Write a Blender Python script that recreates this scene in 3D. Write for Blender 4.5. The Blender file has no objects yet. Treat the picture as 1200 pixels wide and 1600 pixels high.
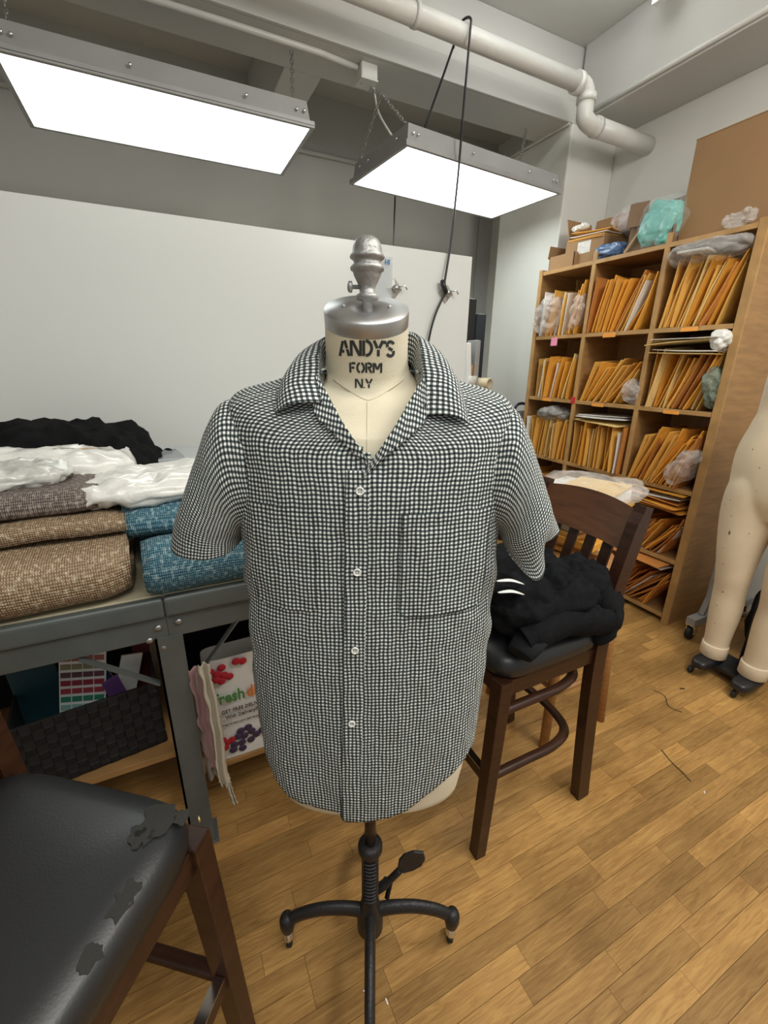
import bpy, bmesh, math, random
import numpy as np
from mathutils import Vector, Matrix, noise
from mathutils.bvhtree import BVHTree
random.seed(7)
SC = bpy.context.scene
COL = SC.collection

# ---------------------------------------------------------------- camera
cam = bpy.data.cameras.new('camera')
cam.sensor_fit = 'VERTICAL'; cam.sensor_height = 36.0; cam.lens = 680.0 / 1600.0 * 36.0
cam.clip_start = 0.02
camo = bpy.data.objects.new('camera', cam); COL.objects.link(camo)
_right = Vector((0.8988, -0.4382, 0.0113)).normalized()
_fwd = Vector((0.4187, 0.8497, -0.3204)).normalized()
_up = _right.cross(_fwd).normalized(); _right = _fwd.cross(_up).normalized()
camo.matrix_world = Matrix(((_right.x, _up.x, -_fwd.x, 0), (_right.y, _up.y, -_fwd.y, 0),
                            (_right.z, _up.z, -_fwd.z, 1.5), (0, 0, 0, 1)))
SC.camera = camo

# ---------------------------------------------------------------- world, lamps, exposure
w = bpy.data.worlds.new('room_ambience'); SC.world = w; w.use_nodes = True
w.node_tree.nodes['Background'].inputs[0].default_value = (0.985, 1.0, 0.965, 1)
w.node_tree.nodes['Background'].inputs[1].default_value = 0.42
def area(name, loc, sx, sy, power, col, rot=(0, 0, 0)):
    l = bpy.data.lights.new(name, 'AREA'); l.shape = 'RECTANGLE'; l.size = sx; l.size_y = sy
    l.energy = power; l.color = col
    o = bpy.data.objects.new(name, l); COL.objects.link(o); o.location = loc; o.rotation_euler = rot
area('ceiling_lamp_behind_camera', (0.4, -0.9, 3.2), 2.4, 1.2, 58, (0.985, 1.0, 0.95))
pl = bpy.data.lights.new('added_fill_over_aisle', 'POINT'); pl.energy = 88; pl.shadow_soft_size = .3; pl.color = (1.0, 0.965, 0.89)  # unseen point light, added to brighten the right wall and floor
plo = bpy.data.objects.new('added_fill_over_aisle', pl); COL.objects.link(plo); plo.location = (1.75, -.1, 3.0)
SC.view_settings.view_transform = 'Standard'; SC.view_settings.look = 'None'
SC.view_settings.exposure = 0.06; SC.view_settings.gamma = 1.0
SC.view_settings.use_curve_mapping = False

# ---------------------------------------------------------------- materials
MATS = {}
def _nt(name):
    m = bpy.data.materials.new(name); m.use_nodes = True
    nt = m.node_tree; return m, nt, nt.nodes['Principled BSDF']
def mat(name, col, rough=0.6, metal=0.0, var=0.0, vscale=8.0, bump=0.0, bscale=60.0, stretch=(1, 1, 1),
        rnd=0.0, alpha=1.0, coat=0.0, emit=0.0, col2=None, spec=0.5, coord='Object', detail=4.0, bdist=0.01):
    if name in MATS: return MATS[name]
    m, nt, b = _nt(name); N, L = nt.nodes.new, nt.links.new
    b.inputs['Base Color'].default_value = (*col, 1); b.inputs['Roughness'].default_value = rough
    b.inputs['Metallic'].default_value = metal; b.inputs['Specular IOR Level'].default_value = spec
    if coat: b.inputs['Coat Weight'].default_value = coat; b.inputs['Coat Roughness'].default_value = 0.15
    if alpha < 1: b.inputs['Alpha'].default_value = alpha
    if emit:
        b.inputs['Emission Color'].default_value = (*col, 1); b.inputs['Emission Strength'].default_value = emit
    vec = None
    if var or bump:
        tc = N('ShaderNodeTexCoord'); mp = N('ShaderNodeMapping'); mp.inputs['Scale'].default_value = stretch
        L(tc.outputs[coord], mp.inputs[0]); vec = mp.outputs[0]
    out = None
    if var:
        n = N('ShaderNodeTexNoise'); n.inputs['Scale'].default_value = vscale; n.inputs['Detail'].default_value = detail
        L(vec, n.inputs['Vector'])
        r = N('ShaderNodeValToRGB'); c2 = col2 if col2 else tuple(c * (1 - var) for c in col)
        r.color_ramp.elements[0].position = 0.3; r.color_ramp.elements[1].position = 0.7
        r.color_ramp.elements[0].color = (*c2, 1); r.color_ramp.elements[1].color = (*col, 1)
        L(n.outputs[0], r.inputs[0]); out = r.outputs[0]
    if rnd:
        oi = N('ShaderNodeObjectInfo'); hs = N('ShaderNodeHueSaturation')
        mr = N('ShaderNodeMapRange'); mr.inputs['To Min'].default_value = 1 - rnd; mr.inputs['To Max'].default_value = 1 + rnd
        L(oi.outputs['Random'], mr.inputs[0]); L(mr.outputs[0], hs.inputs['Value'])
        hs.inputs['Color'].default_value = (*col, 1)
        if out: L(out, hs.inputs['Color'])
        out = hs.outputs[0]
    if out: L(out, b.inputs['Base Color'])
    if bump:
        n = N('ShaderNodeTexNoise'); n.inputs['Scale'].default_value = bscale; n.inputs['Detail'].default_value = 5
        L(vec, n.inputs['Vector'])
        bp = N('ShaderNodeBump'); bp.inputs['Strength'].default_value = bump; bp.inputs['Distance'].default_value = bdist
        L(n.outputs[0], bp.inputs['Height']); L(bp.outputs[0], b.inputs['Normal'])
    MATS[name] = m; return m

def gingham():
    m, nt, b = _nt('gingham_seersucker'); N, L = nt.nodes.new, nt.links.new
    uv = N('ShaderNodeUVMap'); uv.uv_map = 'UVMap'
    no = N('ShaderNodeTexNoise'); no.inputs['Scale'].default_value = 0.16; no.inputs['Detail'].default_value = 3
    mp = N('ShaderNodeMapping'); mp.inputs['Scale'].default_value = (2.2, 0.9, 1)
    L(uv.outputs[0], mp.inputs[0]); L(mp.outputs[0], no.inputs['Vector'])
    sb = N('ShaderNodeVectorMath'); sb.operation = 'SUBTRACT'; sb.inputs[1].default_value = (.5, .5, .5)
    L(no.outputs['Color'], sb.inputs[0])
    sc = N('ShaderNodeVectorMath'); sc.operation = 'SCALE'; sc.inputs['Scale'].default_value = .75; L(sb.outputs[0], sc.inputs[0])
    ad = N('ShaderNodeVectorMath'); ad.operation = 'ADD'; L(uv.outputs[0], ad.inputs[0]); L(sc.outputs[0], ad.inputs[1])
    sp = N('ShaderNodeSeparateXYZ'); L(ad.outputs[0], sp.inputs[0])
    st = []
    for k in (0, 1):
        mu = N('ShaderNodeMath'); mu.operation = 'MULTIPLY'; mu.inputs[1].default_value = 2 * math.pi; L(sp.outputs[k], mu.inputs[0])
        si = N('ShaderNodeMath'); si.operation = 'SINE'; L(mu.outputs[0], si.inputs[0])
        mr = N('ShaderNodeMapRange'); mr.inputs['From Min'].default_value = -.35; mr.inputs['From Max'].default_value = .35
        L(si.outputs[0], mr.inputs[0]); st.append(mr.outputs[0])
    a = N('ShaderNodeMath'); a.operation = 'ADD'; L(st[0], a.inputs[0]); L(st[1], a.inputs[1])
    h = N('ShaderNodeMath'); h.operation = 'MULTIPLY'; h.inputs[1].default_value = .5; L(a.outputs[0], h.inputs[0])
    r = N('ShaderNodeValToRGB'); e = r.color_ramp.elements
    e[0].position = 0; e[0].color = (.80, .80, .77, 1); e[1].position = 1; e[1].color = (.012, .018, .02, 1)
    x = r.color_ramp.elements.new(.5); x.color = (.105, .125, .125, 1)
    L(h.outputs[0], r.inputs[0]); L(r.outputs[0], b.inputs['Base Color'])
    b.inputs['Roughness'].default_value = .85; b.inputs['Specular IOR Level'].default_value = .2
    n2 = N('ShaderNodeTexNoise'); n2.inputs['Scale'].default_value = .45; n2.inputs['Detail'].default_value = 3
    m2 = N('ShaderNodeMapping'); m2.inputs['Scale'].default_value = (1.6, .7, 1)
    L(uv.outputs[0], m2.inputs[0]); L(m2.outputs[0], n2.inputs['Vector'])
    bp = N('ShaderNodeBump'); bp.inputs['Strength'].default_value = .55; bp.inputs['Distance'].default_value = .004
    L(n2.outputs[0], bp.inputs['Height']); L(bp.outputs[0], b.inputs['Normal'])
    return m

def weave(name, c1, c2, c3, scale, rough=.8, bump=.6, metal=0.0):
    """coarse woven cloth: two crossed thread waves plus flecks"""
    m, nt, b = _nt(name); N, L = nt.nodes.new, nt.links.new
    tc = N('ShaderNodeTexCoord')
    no = N('ShaderNodeTexNoise'); no.inputs['Scale'].default_value = scale * 1.6; no.inputs['Detail'].default_value = 4
    L(tc.outputs['UV'], no.inputs['Vector'])
    ws = []
    for d in ('X', 'Y'):
        wv = N('ShaderNodeTexWave'); wv.bands_direction = d; wv.inputs['Scale'].default_value = scale
        wv.inputs['Distortion'].default_value = 1.6; wv.inputs['Detail'].default_value = 2; wv.inputs['Detail Scale'].default_value = 2
        L(tc.outputs['UV'], wv.inputs['Vector']); ws.append(wv.outputs[1])
    mx = N('ShaderNodeMath'); mx.operation = 'MULTIPLY'; L(ws[0], mx.inputs[0]); L(ws[1], mx.inputs[1])
    r = N('ShaderNodeValToRGB'); e = r.color_ramp.elements
    e[0].position = .08; e[0].color = (*c1, 1); e[1].position = .75; e[1].color = (*c2, 1)
    L(mx.outputs[0], r.inputs[0])
    r2 = N('ShaderNodeValToRGB'); r2.color_ramp.elements[0].position = .5; r2.color_ramp.elements[1].position = .68
    L(no.outputs[0], r2.inputs[0])
    mi = N('ShaderNodeMix'); mi.data_type = 'RGBA'; L(r2.outputs[0], mi.inputs[0]); L(r.outputs[0], mi.inputs[6]); mi.inputs[7].default_value = (*c3, 1)
    n4 = N('ShaderNodeMath'); n4.operation = 'MULTIPLY'; n4.inputs[1].default_value = .55; L(r2.outputs[0], n4.inputs[0]); L(n4.outputs[0], mi.inputs[0])
    L(mi.outputs[2], b.inputs['Base Color'])
    b.inputs['Roughness'].default_value = rough; b.inputs['Metallic'].default_value = metal
    bp = N('ShaderNodeBump'); bp.inputs['Strength'].default_value = bump; bp.inputs['Distance'].default_value = .003
    L(mx.outputs[0], bp.inputs['Height']); L(bp.outputs[0], b.inputs['Normal'])
    return m

def plank_mat():
    m, nt, b = _nt('oak_strip_floor'); N, L = nt.nodes.new, nt.links.new
    g = N('ShaderNodeNewGeometry'); oi = N('ShaderNodeObjectInfo')
    of = N('ShaderNodeVectorMath'); of.operation = 'ADD'; L(g.outputs['Position'], of.inputs[0])
    ml = N('ShaderNodeMath'); ml.operation = 'MULTIPLY'; ml.inputs[1].default_value = 37; L(oi.outputs['Random'], ml.inputs[0])
    L(ml.outputs[0], of.inputs[1])
    mp = N('ShaderNodeMapping'); mp.inputs['Scale'].default_value = (5, 60, 5); L(of.outputs[0], mp.inputs[0])
    n = N('ShaderNodeTexNoise'); n.inputs['Scale'].default_value = 1.6; n.inputs['Detail'].default_value = 7; n.inputs['Distortion'].default_value = 1.2
    n.inputs['Roughness'].default_value = .65
    L(mp.outputs[0], n.inputs['Vector'])
    r = N('ShaderNodeValToRGB'); e = r.color_ramp.elements
    e[0].position = .28; e[0].color = (.29, .142, .042, 1); e[1].position = .72; e[1].color = (.56, .325, .108, 1)
    L(n.outputs[0], r.inputs[0])
    hs = N('ShaderNodeHueSaturation'); mr = N('ShaderNodeMapRange'); mr.inputs['To Min'].default_value = .74; mr.inputs['To Max'].default_value = 1.22
    L(oi.outputs['Random'], mr.inputs[0]); L(mr.outputs[0], hs.inputs['Value']); L(r.outputs[0], hs.inputs['Color'])
    n2 = N('ShaderNodeTexNoise'); n2.inputs['Scale'].default_value = 3.2; n2.inputs['Detail'].default_value = 6; L(g.outputs['Position'], n2.inputs['Vector'])
    r2 = N('ShaderNodeValToRGB'); r2.color_ramp.elements[0].position = .32; r2.color_ramp.elements[1].position = .6
    r2.color_ramp.elements[0].color = (.72, .70, .66, 1); r2.color_ramp.elements[1].color = (1, 1, 1, 1); L(n2.outputs[0], r2.inputs[0])
    mu = N('ShaderNodeMix'); mu.data_type = 'RGBA'; mu.blend_type = 'MULTIPLY'; mu.inputs[0].default_value = 1
    L(hs.outputs[0], mu.inputs[6]); L(r2.outputs[0], mu.inputs[7]); L(mu.outputs[2], b.inputs['Base Color'])
    b.inputs['Roughness'].default_value = .45; b.inputs['Specular IOR Level'].default_value = .28
    bp = N('ShaderNodeBump'); bp.inputs['Strength'].default_value = .12; bp.inputs['Distance'].default_value = .003
    L(n.outputs[0], bp.inputs['Height']); L(bp.outputs[0], b.inputs['Normal'])
    return m

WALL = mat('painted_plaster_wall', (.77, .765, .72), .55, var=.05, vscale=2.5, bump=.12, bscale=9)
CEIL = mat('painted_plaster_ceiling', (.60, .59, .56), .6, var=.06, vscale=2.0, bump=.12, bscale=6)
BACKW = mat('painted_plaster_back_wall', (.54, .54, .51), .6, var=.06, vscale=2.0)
PIPEW = mat('glossy_white_pipe_paint', (.72, .71, .67), .35, var=.06, vscale=12, bump=.15, bscale=25)
BOARD = mat('white_melamine_board', (.745, .765, .75), .3, var=.02, vscale=1.5)
STEEL = mat('brushed_steel', (.50, .50, .50), .38, .9, var=.15, vscale=30)
CAST = mat('cast_grey_metal', (.42, .41, .40), .5, .75, var=.25, vscale=40, bump=.25, bscale=140)
CHROME = mat('chrome', (.75, .75, .76), .15, 1.0)
IRON = mat('black_cast_iron', (.022, .021, .022), .45, .3, bump=.2, bscale=160)
LINEN = mat('cream_linen', (.74, .66, .50), .85, var=.06, vscale=25, bump=.15, bscale=500)
LINEN2 = mat('aged_cream_linen', (.78, .65, .47), .8, var=.12, vscale=6, bump=.1, bscale=400)
INK = mat('black_stencil_ink', (.03, .035, .035), .8)
GING = gingham()
FIXG = mat('grey_fixture_enamel', (.36, .36, .36), .45, .2, var=.1, vscale=6)
DARKWOOD = mat('dark_stained_wood', (.050, .018, .009), .34, var=.5, vscale=5, stretch=(3, 3, 18), spec=.35)
REDWOOD = mat('worn_brown_wood', (.15, .056, .022), .36, var=.45, vscale=5, stretch=(10, 1.5, 14), spec=.4)
LIGHTWOOD = mat('light_oak_wood', (.42, .20, .065), .45, var=.3, vscale=5, stretch=(4, 4, 16))
SHELFW = mat('shelf_plywood', (.40, .215, .078), .5, var=.3, vscale=3, stretch=(2, 2, 14), detail=6)
SHELFE = mat('shelf_edge_wood', (.50, .285, .105), .5, var=.25, vscale=4, stretch=(3, 3, 3))
VINYL = mat('black_vinyl', (.012, .0125, .0135), .40, bump=.05, bscale=260, spec=.6)
VINYLW = mat('torn_vinyl_backing', (.034, .033, .030), .9, spec=.15, bump=.3, bscale=160)
GREYST = mat('grey_green_painted_steel', (.135, .15, .145), .42, .25, var=.22, vscale=9, bump=.08, bscale=30)
TOPW = mat('pale_worktop', (.60, .53, .36), .5, var=.15, vscale=8)
CARD = mat('brown_cardboard', (.33, .19, .088), .8, var=.08, vscale=5)
CARDD = mat('cardboard_edge', (.47, .33, .20), .85, var=.12, vscale=12)
BLACKC = mat('black_cotton', (.010, .010, .011), .95, spec=.1, var=.3, vscale=30, bump=.3, bscale=300)
CHARC = mat('charcoal_fleece', (.011, .0115, .013), .95, spec=.1, var=.3, vscale=60, bump=.35, bscale=220)
RIBK = mat('black_rib_knit', (.020, .021, .023), .95, spec=.1, bump=.5, bscale=200, stretch=(4, 1, 1))
WHITEP = mat('white_poly_bag', (.80, .79, .75), .28, var=.05, vscale=10, bump=.45, bscale=26, coat=.4, bdist=.012)
CLEARP = mat('clear_poly_bag', (.80, .77, .74), .14, alpha=.34, bump=.8, bscale=30, coat=.5, bdist=.015)
CLEARBOX = mat('clear_plastic_box', (.75, .79, .82), .12, alpha=.38)
WHITEPL = mat('white_paper', (.78, .77, .74), .7)
WHITEPLAS = mat('white_plastic', (.82, .82, .80), .3, coat=.3)
PLANK = plank_mat()
BLACKPL = mat('black_plastic', (.014, .014, .016), .4)
RUBBER = mat('black_rubber', (.01, .01, .01), .6)
MAN = [mat('manila_orange', (.76, .35, .045), .6, var=.12, vscale=9, rnd=.12),
       mat('manila_gold', (.76, .42, .09), .6, var=.12, vscale=9, rnd=.12),
       mat('manila_rust', (.56, .215, .045), .65, var=.2, vscale=9, rnd=.18),
       mat('manila_pale', (.76, .54, .22), .6, var=.1, vscale=9, rnd=.08),
       mat('white_papers', (.76, .72, .68), .6, var=.06, vscale=9, rnd=.05)]

# ---------------------------------------------------------------- mesh building
class MB:
    def __init__(s): s.v = []; s.f = []; s.uv = {}; s.sm = []
    def add(s, vs, fs, smooth=False, uvs=None):
        o = len(s.v); s.v += [tuple(x) for x in vs]
        for k, f in enumerate(fs): s.f.append(tuple(i + o for i in f)); s.sm.append(smooth)
        if uvs is not None:
            for i, q in enumerate(uvs): s.uv[o + i] = q
        return s
    def box(s, c, d, R=None, taper=1.0):
        vs = []
        for z in (-.5, .5):
            t = taper if z > 0 else 1
            for x, y in ((-.5, -.5), (.5, -.5), (.5, .5), (-.5, .5)):
                p = Vector((x * d[0] * t, y * d[1] * t, z * d[2]))
                if R is not None: p = R @ p
                vs.append(p + Vector(c))
        return s.add(vs, [(0, 3, 2, 1), (4, 5, 6, 7), (0, 1, 5, 4), (1, 2, 6, 5), (2, 3, 7, 6), (3, 0, 4, 7)])
    def bb(s, x0, x1, y0, y1, z0, z1):
        return s.box(((x0 + x1) / 2, (y0 + y1) / 2, (z0 + z1) / 2), (abs(x1 - x0), abs(y1 - y0), abs(z1 - z0)))
    def bar(s, a, b, wx, wy, up=(0, 0, 1), w2=None):
        a, b = Vector(a), Vector(b); d = (b - a).normalized(); u = Vector(up)
        x = d.cross(u)
        if x.length < 1e-4: x = d.cross(Vector((1, 0, 0)))
        x.normalize(); y = x.cross(d).normalized(); vs = []
        for p, k in ((a, 1.0), (b, w2 or 1.0)):
            for i, j in ((-1, -1), (1, -1), (1, 1), (-1, 1)): vs.append(p + x * i * wx * k / 2 + y * j * wy * k / 2)
        return s.add(vs, [(0, 3, 2, 1), (4, 5, 6, 7), (0, 1, 5, 4), (1, 2, 6, 5), (2, 3, 7, 6), (3, 0, 4, 7)])
    def tube(s, pts, r, n=10, closed=False, flat=1.0, up=None, cap=True):
        P = [Vector(p) for p in pts]; k = len(P); rs = r if isinstance(r, (list, tuple)) else [r] * k
        vs = []; fs = []; prev = None
        for i in range(k):
            if closed: t = (P[(i + 1) % k] - P[i - 1])
            else: t = P[min(i + 1, k - 1)] - P[max(i - 1, 0)]
            t.normalize()
            if up is not None: x = t.cross(Vector(up))
            elif prev is None: x = t.cross(Vector((0, 0, 1)) if abs(t.z) < .9 else Vector((1, 0, 0)))
            else: x = prev - t * prev.dot(t)
            if x.length < 1e-5: x = t.cross(Vector((1, 0, 0)))
            x.normalize(); prev = x; y = t.cross(x)
            for j in range(n):
                a = 2 * math.pi * j / n; vs.append(P[i] + x * math.cos(a) * rs[i] + y * math.sin(a) * rs[i] * flat)
        for i in range(k if closed else k - 1):
            for j in range(n):
                a, b = i * n + j, i * n + (j + 1) % n; c, d = ((i + 1) % k) * n + (j + 1) % n, ((i + 1) % k) * n + j
                fs.append((a, b, c, d))
        s.add(vs, fs, True)
        if cap and not closed:
            o = len(s.v) - k * n
            s.f.append(tuple(o + j for j in range(n - 1, -1, -1))); s.sm.append(False)
            s.f.append(tuple(o + (k - 1) * n + j for j in range(n))); s.sm.append(False)
        return s
    def lathe(s, prof, n=24, c=(0, 0, 0), R=None):
        pts = []
        for r, z in prof:
            for j in range(n):
                a = 2 * math.pi * j / n; p = Vector((r * math.cos(a), r * math.sin(a), z))
                if R is not None: p = R @ p
                pts.append(p + Vector(c))
        fs = []
        for i in range(len(prof) - 1):
            for j in range(n): fs.append((i * n + j, i * n + (j + 1) % n, (i + 1) * n + (j + 1) % n, (i + 1) * n + j))
        fs.append(tuple(range(n - 1, -1, -1))); fs.append(tuple((len(prof) - 1) * n + j for j in range(n)))
        return s.add(pts, fs, True)
    def grid(s, P, closed_u=False, uvs=None, keep=None, smooth=True):
        """P[i][j] rows of points"""
        ni, nj = len(P), len(P[0]); vs = [P[i][j] for i in range(ni) for j in range(nj)]; fs = []
        for i in range(ni - 1):
            for j in range(nj if closed_u else nj - 1):
                f = (i * nj + j, i * nj + (j + 1) % nj, (i + 1) * nj + (j + 1) % nj, (i + 1) * nj + j)
                if keep is None or keep(i, j): fs.append(f)
        uu = [uvs[i][j] for i in range(ni) for j in range(nj)] if uvs is not None else None
        return s.add(vs, fs, smooth, uu)
    def build(s, name, m, parent=None, bevel=0.0, loc=None, smooth=None, seg=2):
        me = bpy.data.meshes.new(name); me.from_pydata([tuple(v) for v in s.v], [], s.f); me.update()
        if s.uv:
            ul = me.uv_layers.new(name='UVMap')
            li = np.empty(len(me.loops), dtype=np.int32); me.loops.foreach_get('vertex_index', li)
            arr = np.zeros((len(s.v), 2))
            for i, q in s.uv.items(): arr[i] = q
            ul.data.foreach_set('uv', arr[li].astype(np.float32).ravel())
        sm = np.array(s.sm if smooth is None else [smooth] * len(s.f), dtype=bool)
        me.polygons.foreach_set('use_smooth', sm)
        if bevel:
            bm = bmesh.new(); bm.from_mesh(me)
            bmesh.ops.bevel(bm, geom=list(bm.edges), offset=bevel, segments=seg, affect='EDGES', profile=.6, clamp_overlap=True)
            bm.to_mesh(me); bm.free()
        me.materials.append(m); o = bpy.data.objects.new(name, me); COL.objects.link(o)
        if parent is not None: o.parent = parent
        if loc is not None: o.location = loc
        return o

def tag(o, label, cat, group=None):
    o['label'] = label; o['category'] = cat
    if group: o['group'] = group
    return o
def thing(name, label, cat, loc=(0, 0, 0), rz=0.0, group=None):
    o = bpy.data.objects.new(name, None); COL.objects.link(o); o.location = loc; o.rotation_euler = (0, 0, rz)
    o.empty_display_size = .05
    return tag(o, label, cat, group)
def struct(name, mb, m, bevel=0.0, parent=None):
    o = mb.build(name, m, parent, bevel); o['kind'] = 'structure'; return o
def link_copy(src, parent=None, loc=None):
    o = src.copy(); COL.objects.link(o)
    o.parent = parent
    if loc is not None: o.location = loc
    return o
def B(*a): return MB().bb(*a)
def Rz(a): return Matrix.Rotation(a, 3, 'Z')
def Rx(a): return Matrix.Rotation(a, 3, 'X')
def Ry(a): return Matrix.Rotation(a, 3, 'Y')
def nz(x, y, z): return noise.noise(Vector((x, y, z)))
def catmull(P, n, closed=False):
    P = np.array(P, float); k = len(P); out = []
    segs = k if closed else k - 1
    for t in np.linspace(0, segs, n, endpoint=not closed):
        i = min(int(t), segs - 1); f = t - i
        if closed: p = [P[(i + d) % k] for d in (-1, 0, 1, 2)]
        else: p = [P[max(i - 1, 0)], P[i], P[min(i + 1, k - 1)], P[min(i + 2, k - 1)]]
        out.append(.5 * (2 * p[1] + (p[2] - p[0]) * f + (2 * p[0] - 5 * p[1] + 4 * p[2] - p[3]) * f * f + (3 * p[1] - p[0] - 3 * p[2] + p[3]) * f ** 3))
    return np.array(out)
def loft(rings, nu, nv, uvs=1.0):
    """rings: list of closed control rings (same length); returns dense rows + uv in units of uvs"""
    R = np.array([catmull(r, nu, True) for r in rings]); out = np.array([catmull(R[:, j], nv) for j in range(nu)]).transpose(1, 0, 2)
    L = np.linalg.norm(np.diff(np.concatenate([out[nv // 2], out[nv // 2][:1]]), axis=0), axis=1)
    U = np.concatenate([[0], np.cumsum(L)])[:nu]
    V = np.concatenate([[0], np.cumsum(np.linalg.norm(np.diff(out[:, 0], axis=0), axis=1))])
    return out, np.array([[(U[j] / uvs, V[i] / uvs) for j in range(nu)] for i in range(nv)])
def sq(v, e): return math.copysign(abs(v) ** e, v)
def blob(name, m, c, d, e1=.5, e2=.5, amp=.01, freq=12, seed=0, parent=None, n=40, k=24, R=None, ridge=0.0, flatten=None, wr=0.0):
    """a soft bundle: superellipsoid with folds"""
    rows = []; uvs = []
    for i in range(k + 1):
        ph = -math.pi / 2 + math.pi * i / k; row = []; uvr = []
        for j in range(n + 1):
            th = 2 * math.pi * j / n
            p = Vector((sq(math.cos(ph), e1) * sq(math.cos(th), e2) * d[0] / 2, sq(math.cos(ph), e1) * sq(math.sin(th), e2) * d[1] / 2, sq(math.sin(ph), e1) * d[2] / 2))
            nn = Vector((p.x / d[0] ** 2, p.y / d[1] ** 2, p.z / d[2] ** 2))
            nn = nn.normalized() if nn.length > 1e-9 else Vector((0, 0, 1))
            a = nz(p.x * freq + seed * 7.1, p.y * freq + seed * 3.3, p.z * freq) * amp
            if ridge:
                q = nz(p.x * freq * .8 + seed * 2.7, p.y * freq * .6 - seed, p.z * freq * .8 + 5)
                a += (1 - min(1, abs(q) * 4)) * -ridge
            if wr:
                g = freq * 2.2; w1 = nz(p.x * g + seed, p.y * g * .7, p.z * g - seed); w2 = nz(p.x * g * 2.3, p.y * g * 2.3 + seed, p.z * g * 2.3 + 9)
                a += wr * (1 - 3.0 * abs(w1)) + wr * .45 * (1 - 3.0 * abs(w2))
            p = p + nn * a
            if flatten is not None and p.z < flatten: p.z = flatten
            uvr.append((p.x + .5 * p.z, p.y + .7 * p.z))
            if R is not None: p = R @ p
            row.append(p + Vector(c))
        rows.append(row); uvs.append(uvr)
    return MB().grid(rows, uvs=uvs).build(name, m, parent)
def text_mesh(txt, size, name, m, parent, M, extrude=.0004, bold=0.0, sx=1.0, align='LEFT'):
    cu = bpy.data.curves.new(name, 'FONT'); cu.body = txt; cu.size = size; cu.extrude = extrude; cu.offset = bold; cu.align_x = align
    cu.resolution_u = 2
    ob = bpy.data.objects.new(name, cu); COL.objects.link(ob)
    dg = bpy.context.evaluated_depsgraph_get(); me = bpy.data.meshes.new_from_object(ob.evaluated_get(dg))
    bpy.data.objects.remove(ob); me.name = name
    me.transform(M @ Matrix.Diagonal((sx, 1, 1, 1)))
    me.materials.clear(); me.materials.append(m); o = bpy.data.objects.new(name, me); COL.objects.link(o); o.parent = parent
    return o


# ================================================================= the room shell
fl = struct('floor', B(-3.2, 3.3, -1.6, 4.3, -.06, -.004), mat('dark_floor_joint', (.05, .03, .015), .8))
PW, rng = .057, random.Random(3)
unit = MB().bb(0, 1, 0, 1, -.006, 0).build('plank', PLANK, fl).data
bpy.data.objects.remove(bpy.data.objects['plank'])
cand = []
row = 0; y = -1.6
while y < 4.2:
    x = -3.2 - rng.random() * .6
    while x < 3.24:
        L = rng.choice((.24, .3, .36, .42, .5, .6, .72)); x1 = min(x + L, 3.24); x0 = max(x, -3.2)
        if x1 > x0: cand.append((x0, x1, y))
        x += L
    y += PW
def px(x, y, z=0):
    d = Vector((x, y, z - 1.5)); zc = d.dot(_fwd)
    return (600 + 680 * d.dot(_right) / zc, 800 - 680 * d.dot(_up) / zc, zc) if zc > .05 else None
vis = []; rest = []
for q in cand:
    p = px((q[0] + q[1]) / 2, q[2] + PW / 2)
    inside = p and -60 < p[0] < 1260 and 780 < p[1] < 1680 and not (q[0] < -.35) and q[2] < 2.3
    (vis if inside else rest).append((p[2] if p else 9, q))
vis.sort(); rest += vis[300:]; vis = vis[:300]
for _, (x0, x1, y) in vis:
    o = bpy.data.objects.new('plank', unit); COL.objects.link(o); o.parent = fl
    o.location = (x0 + .0004, y + .0005, 0); o.scale = (x1 - x0 - .0008, PW - .0010, 1)
mb = MB()
for _, (x0, x1, y) in rest: mb.bb(x0 + .0005, x1 - .0005, y + .0006, y + PW - .0006, -.006, 0)
o = mb.build('plank_field', PLANK, fl); o['kind'] = 'stuff'

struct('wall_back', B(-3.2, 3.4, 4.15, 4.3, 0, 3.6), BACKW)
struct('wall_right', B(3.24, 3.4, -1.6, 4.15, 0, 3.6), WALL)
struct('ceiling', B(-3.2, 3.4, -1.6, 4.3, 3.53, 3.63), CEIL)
mb = B(-3.2, 3.24, 2.80, 3.1, 3.1, 3.53); mb.bb(-3.2, 2.83, 2.775, 2.80, 3.1, 3.215)
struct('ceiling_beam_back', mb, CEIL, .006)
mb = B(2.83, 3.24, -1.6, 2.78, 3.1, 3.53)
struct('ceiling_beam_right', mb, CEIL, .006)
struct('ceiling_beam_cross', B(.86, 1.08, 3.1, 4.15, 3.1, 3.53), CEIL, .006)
struct('column', B(2.78, 3.24, 2.77, 3.47, 0, 3.1), WALL, .012)
struct('wall_left', B(-3.3, -3.2, -1.6, 4.3, 0, 3.6), WALL)

# pipes and conduits on the ceiling
pp = thing('drain_pipe', 'thick white painted drain pipe running below the ceiling to the wall', 'pipe', (0, 0, 0))
MB().tube([(-1.2, 2.5, 3.165), (1.2, 2.5, 3.155), (2.50, 2.5, 3.14)], .046, 18).build('upper_run', PIPEW, pp)
el = catmull([(2.50, 2.5, 3.14), (2.565, 2.5, 3.135), (2.60, 2.5, 3.09), (2.60, 2.5, 3.03), (2.61, 2.5, 2.985), (2.66, 2.5, 2.962), (2.72, 2.5, 2.96)], 22)
MB().tube([tuple(p) for p in el], .050, 18).build('elbow', PIPEW, pp)
MB().tube([(2.70, 2.5, 2.96), (3.24, 2.5, 2.955)], .054, 18).build('lower_run', PIPEW, pp)
for a, b in (((2.49, 2.5, 3.14), (2.53, 2.5, 3.14)), ((2.60, 2.5, 3.10), (2.60, 2.5, 3.06)), ((2.70, 2.5, 2.96), (2.73, 2.5, 2.96))):
    MB().tube([a, b], .058, 18).build('pipe_collar', PIPEW, pp)
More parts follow.
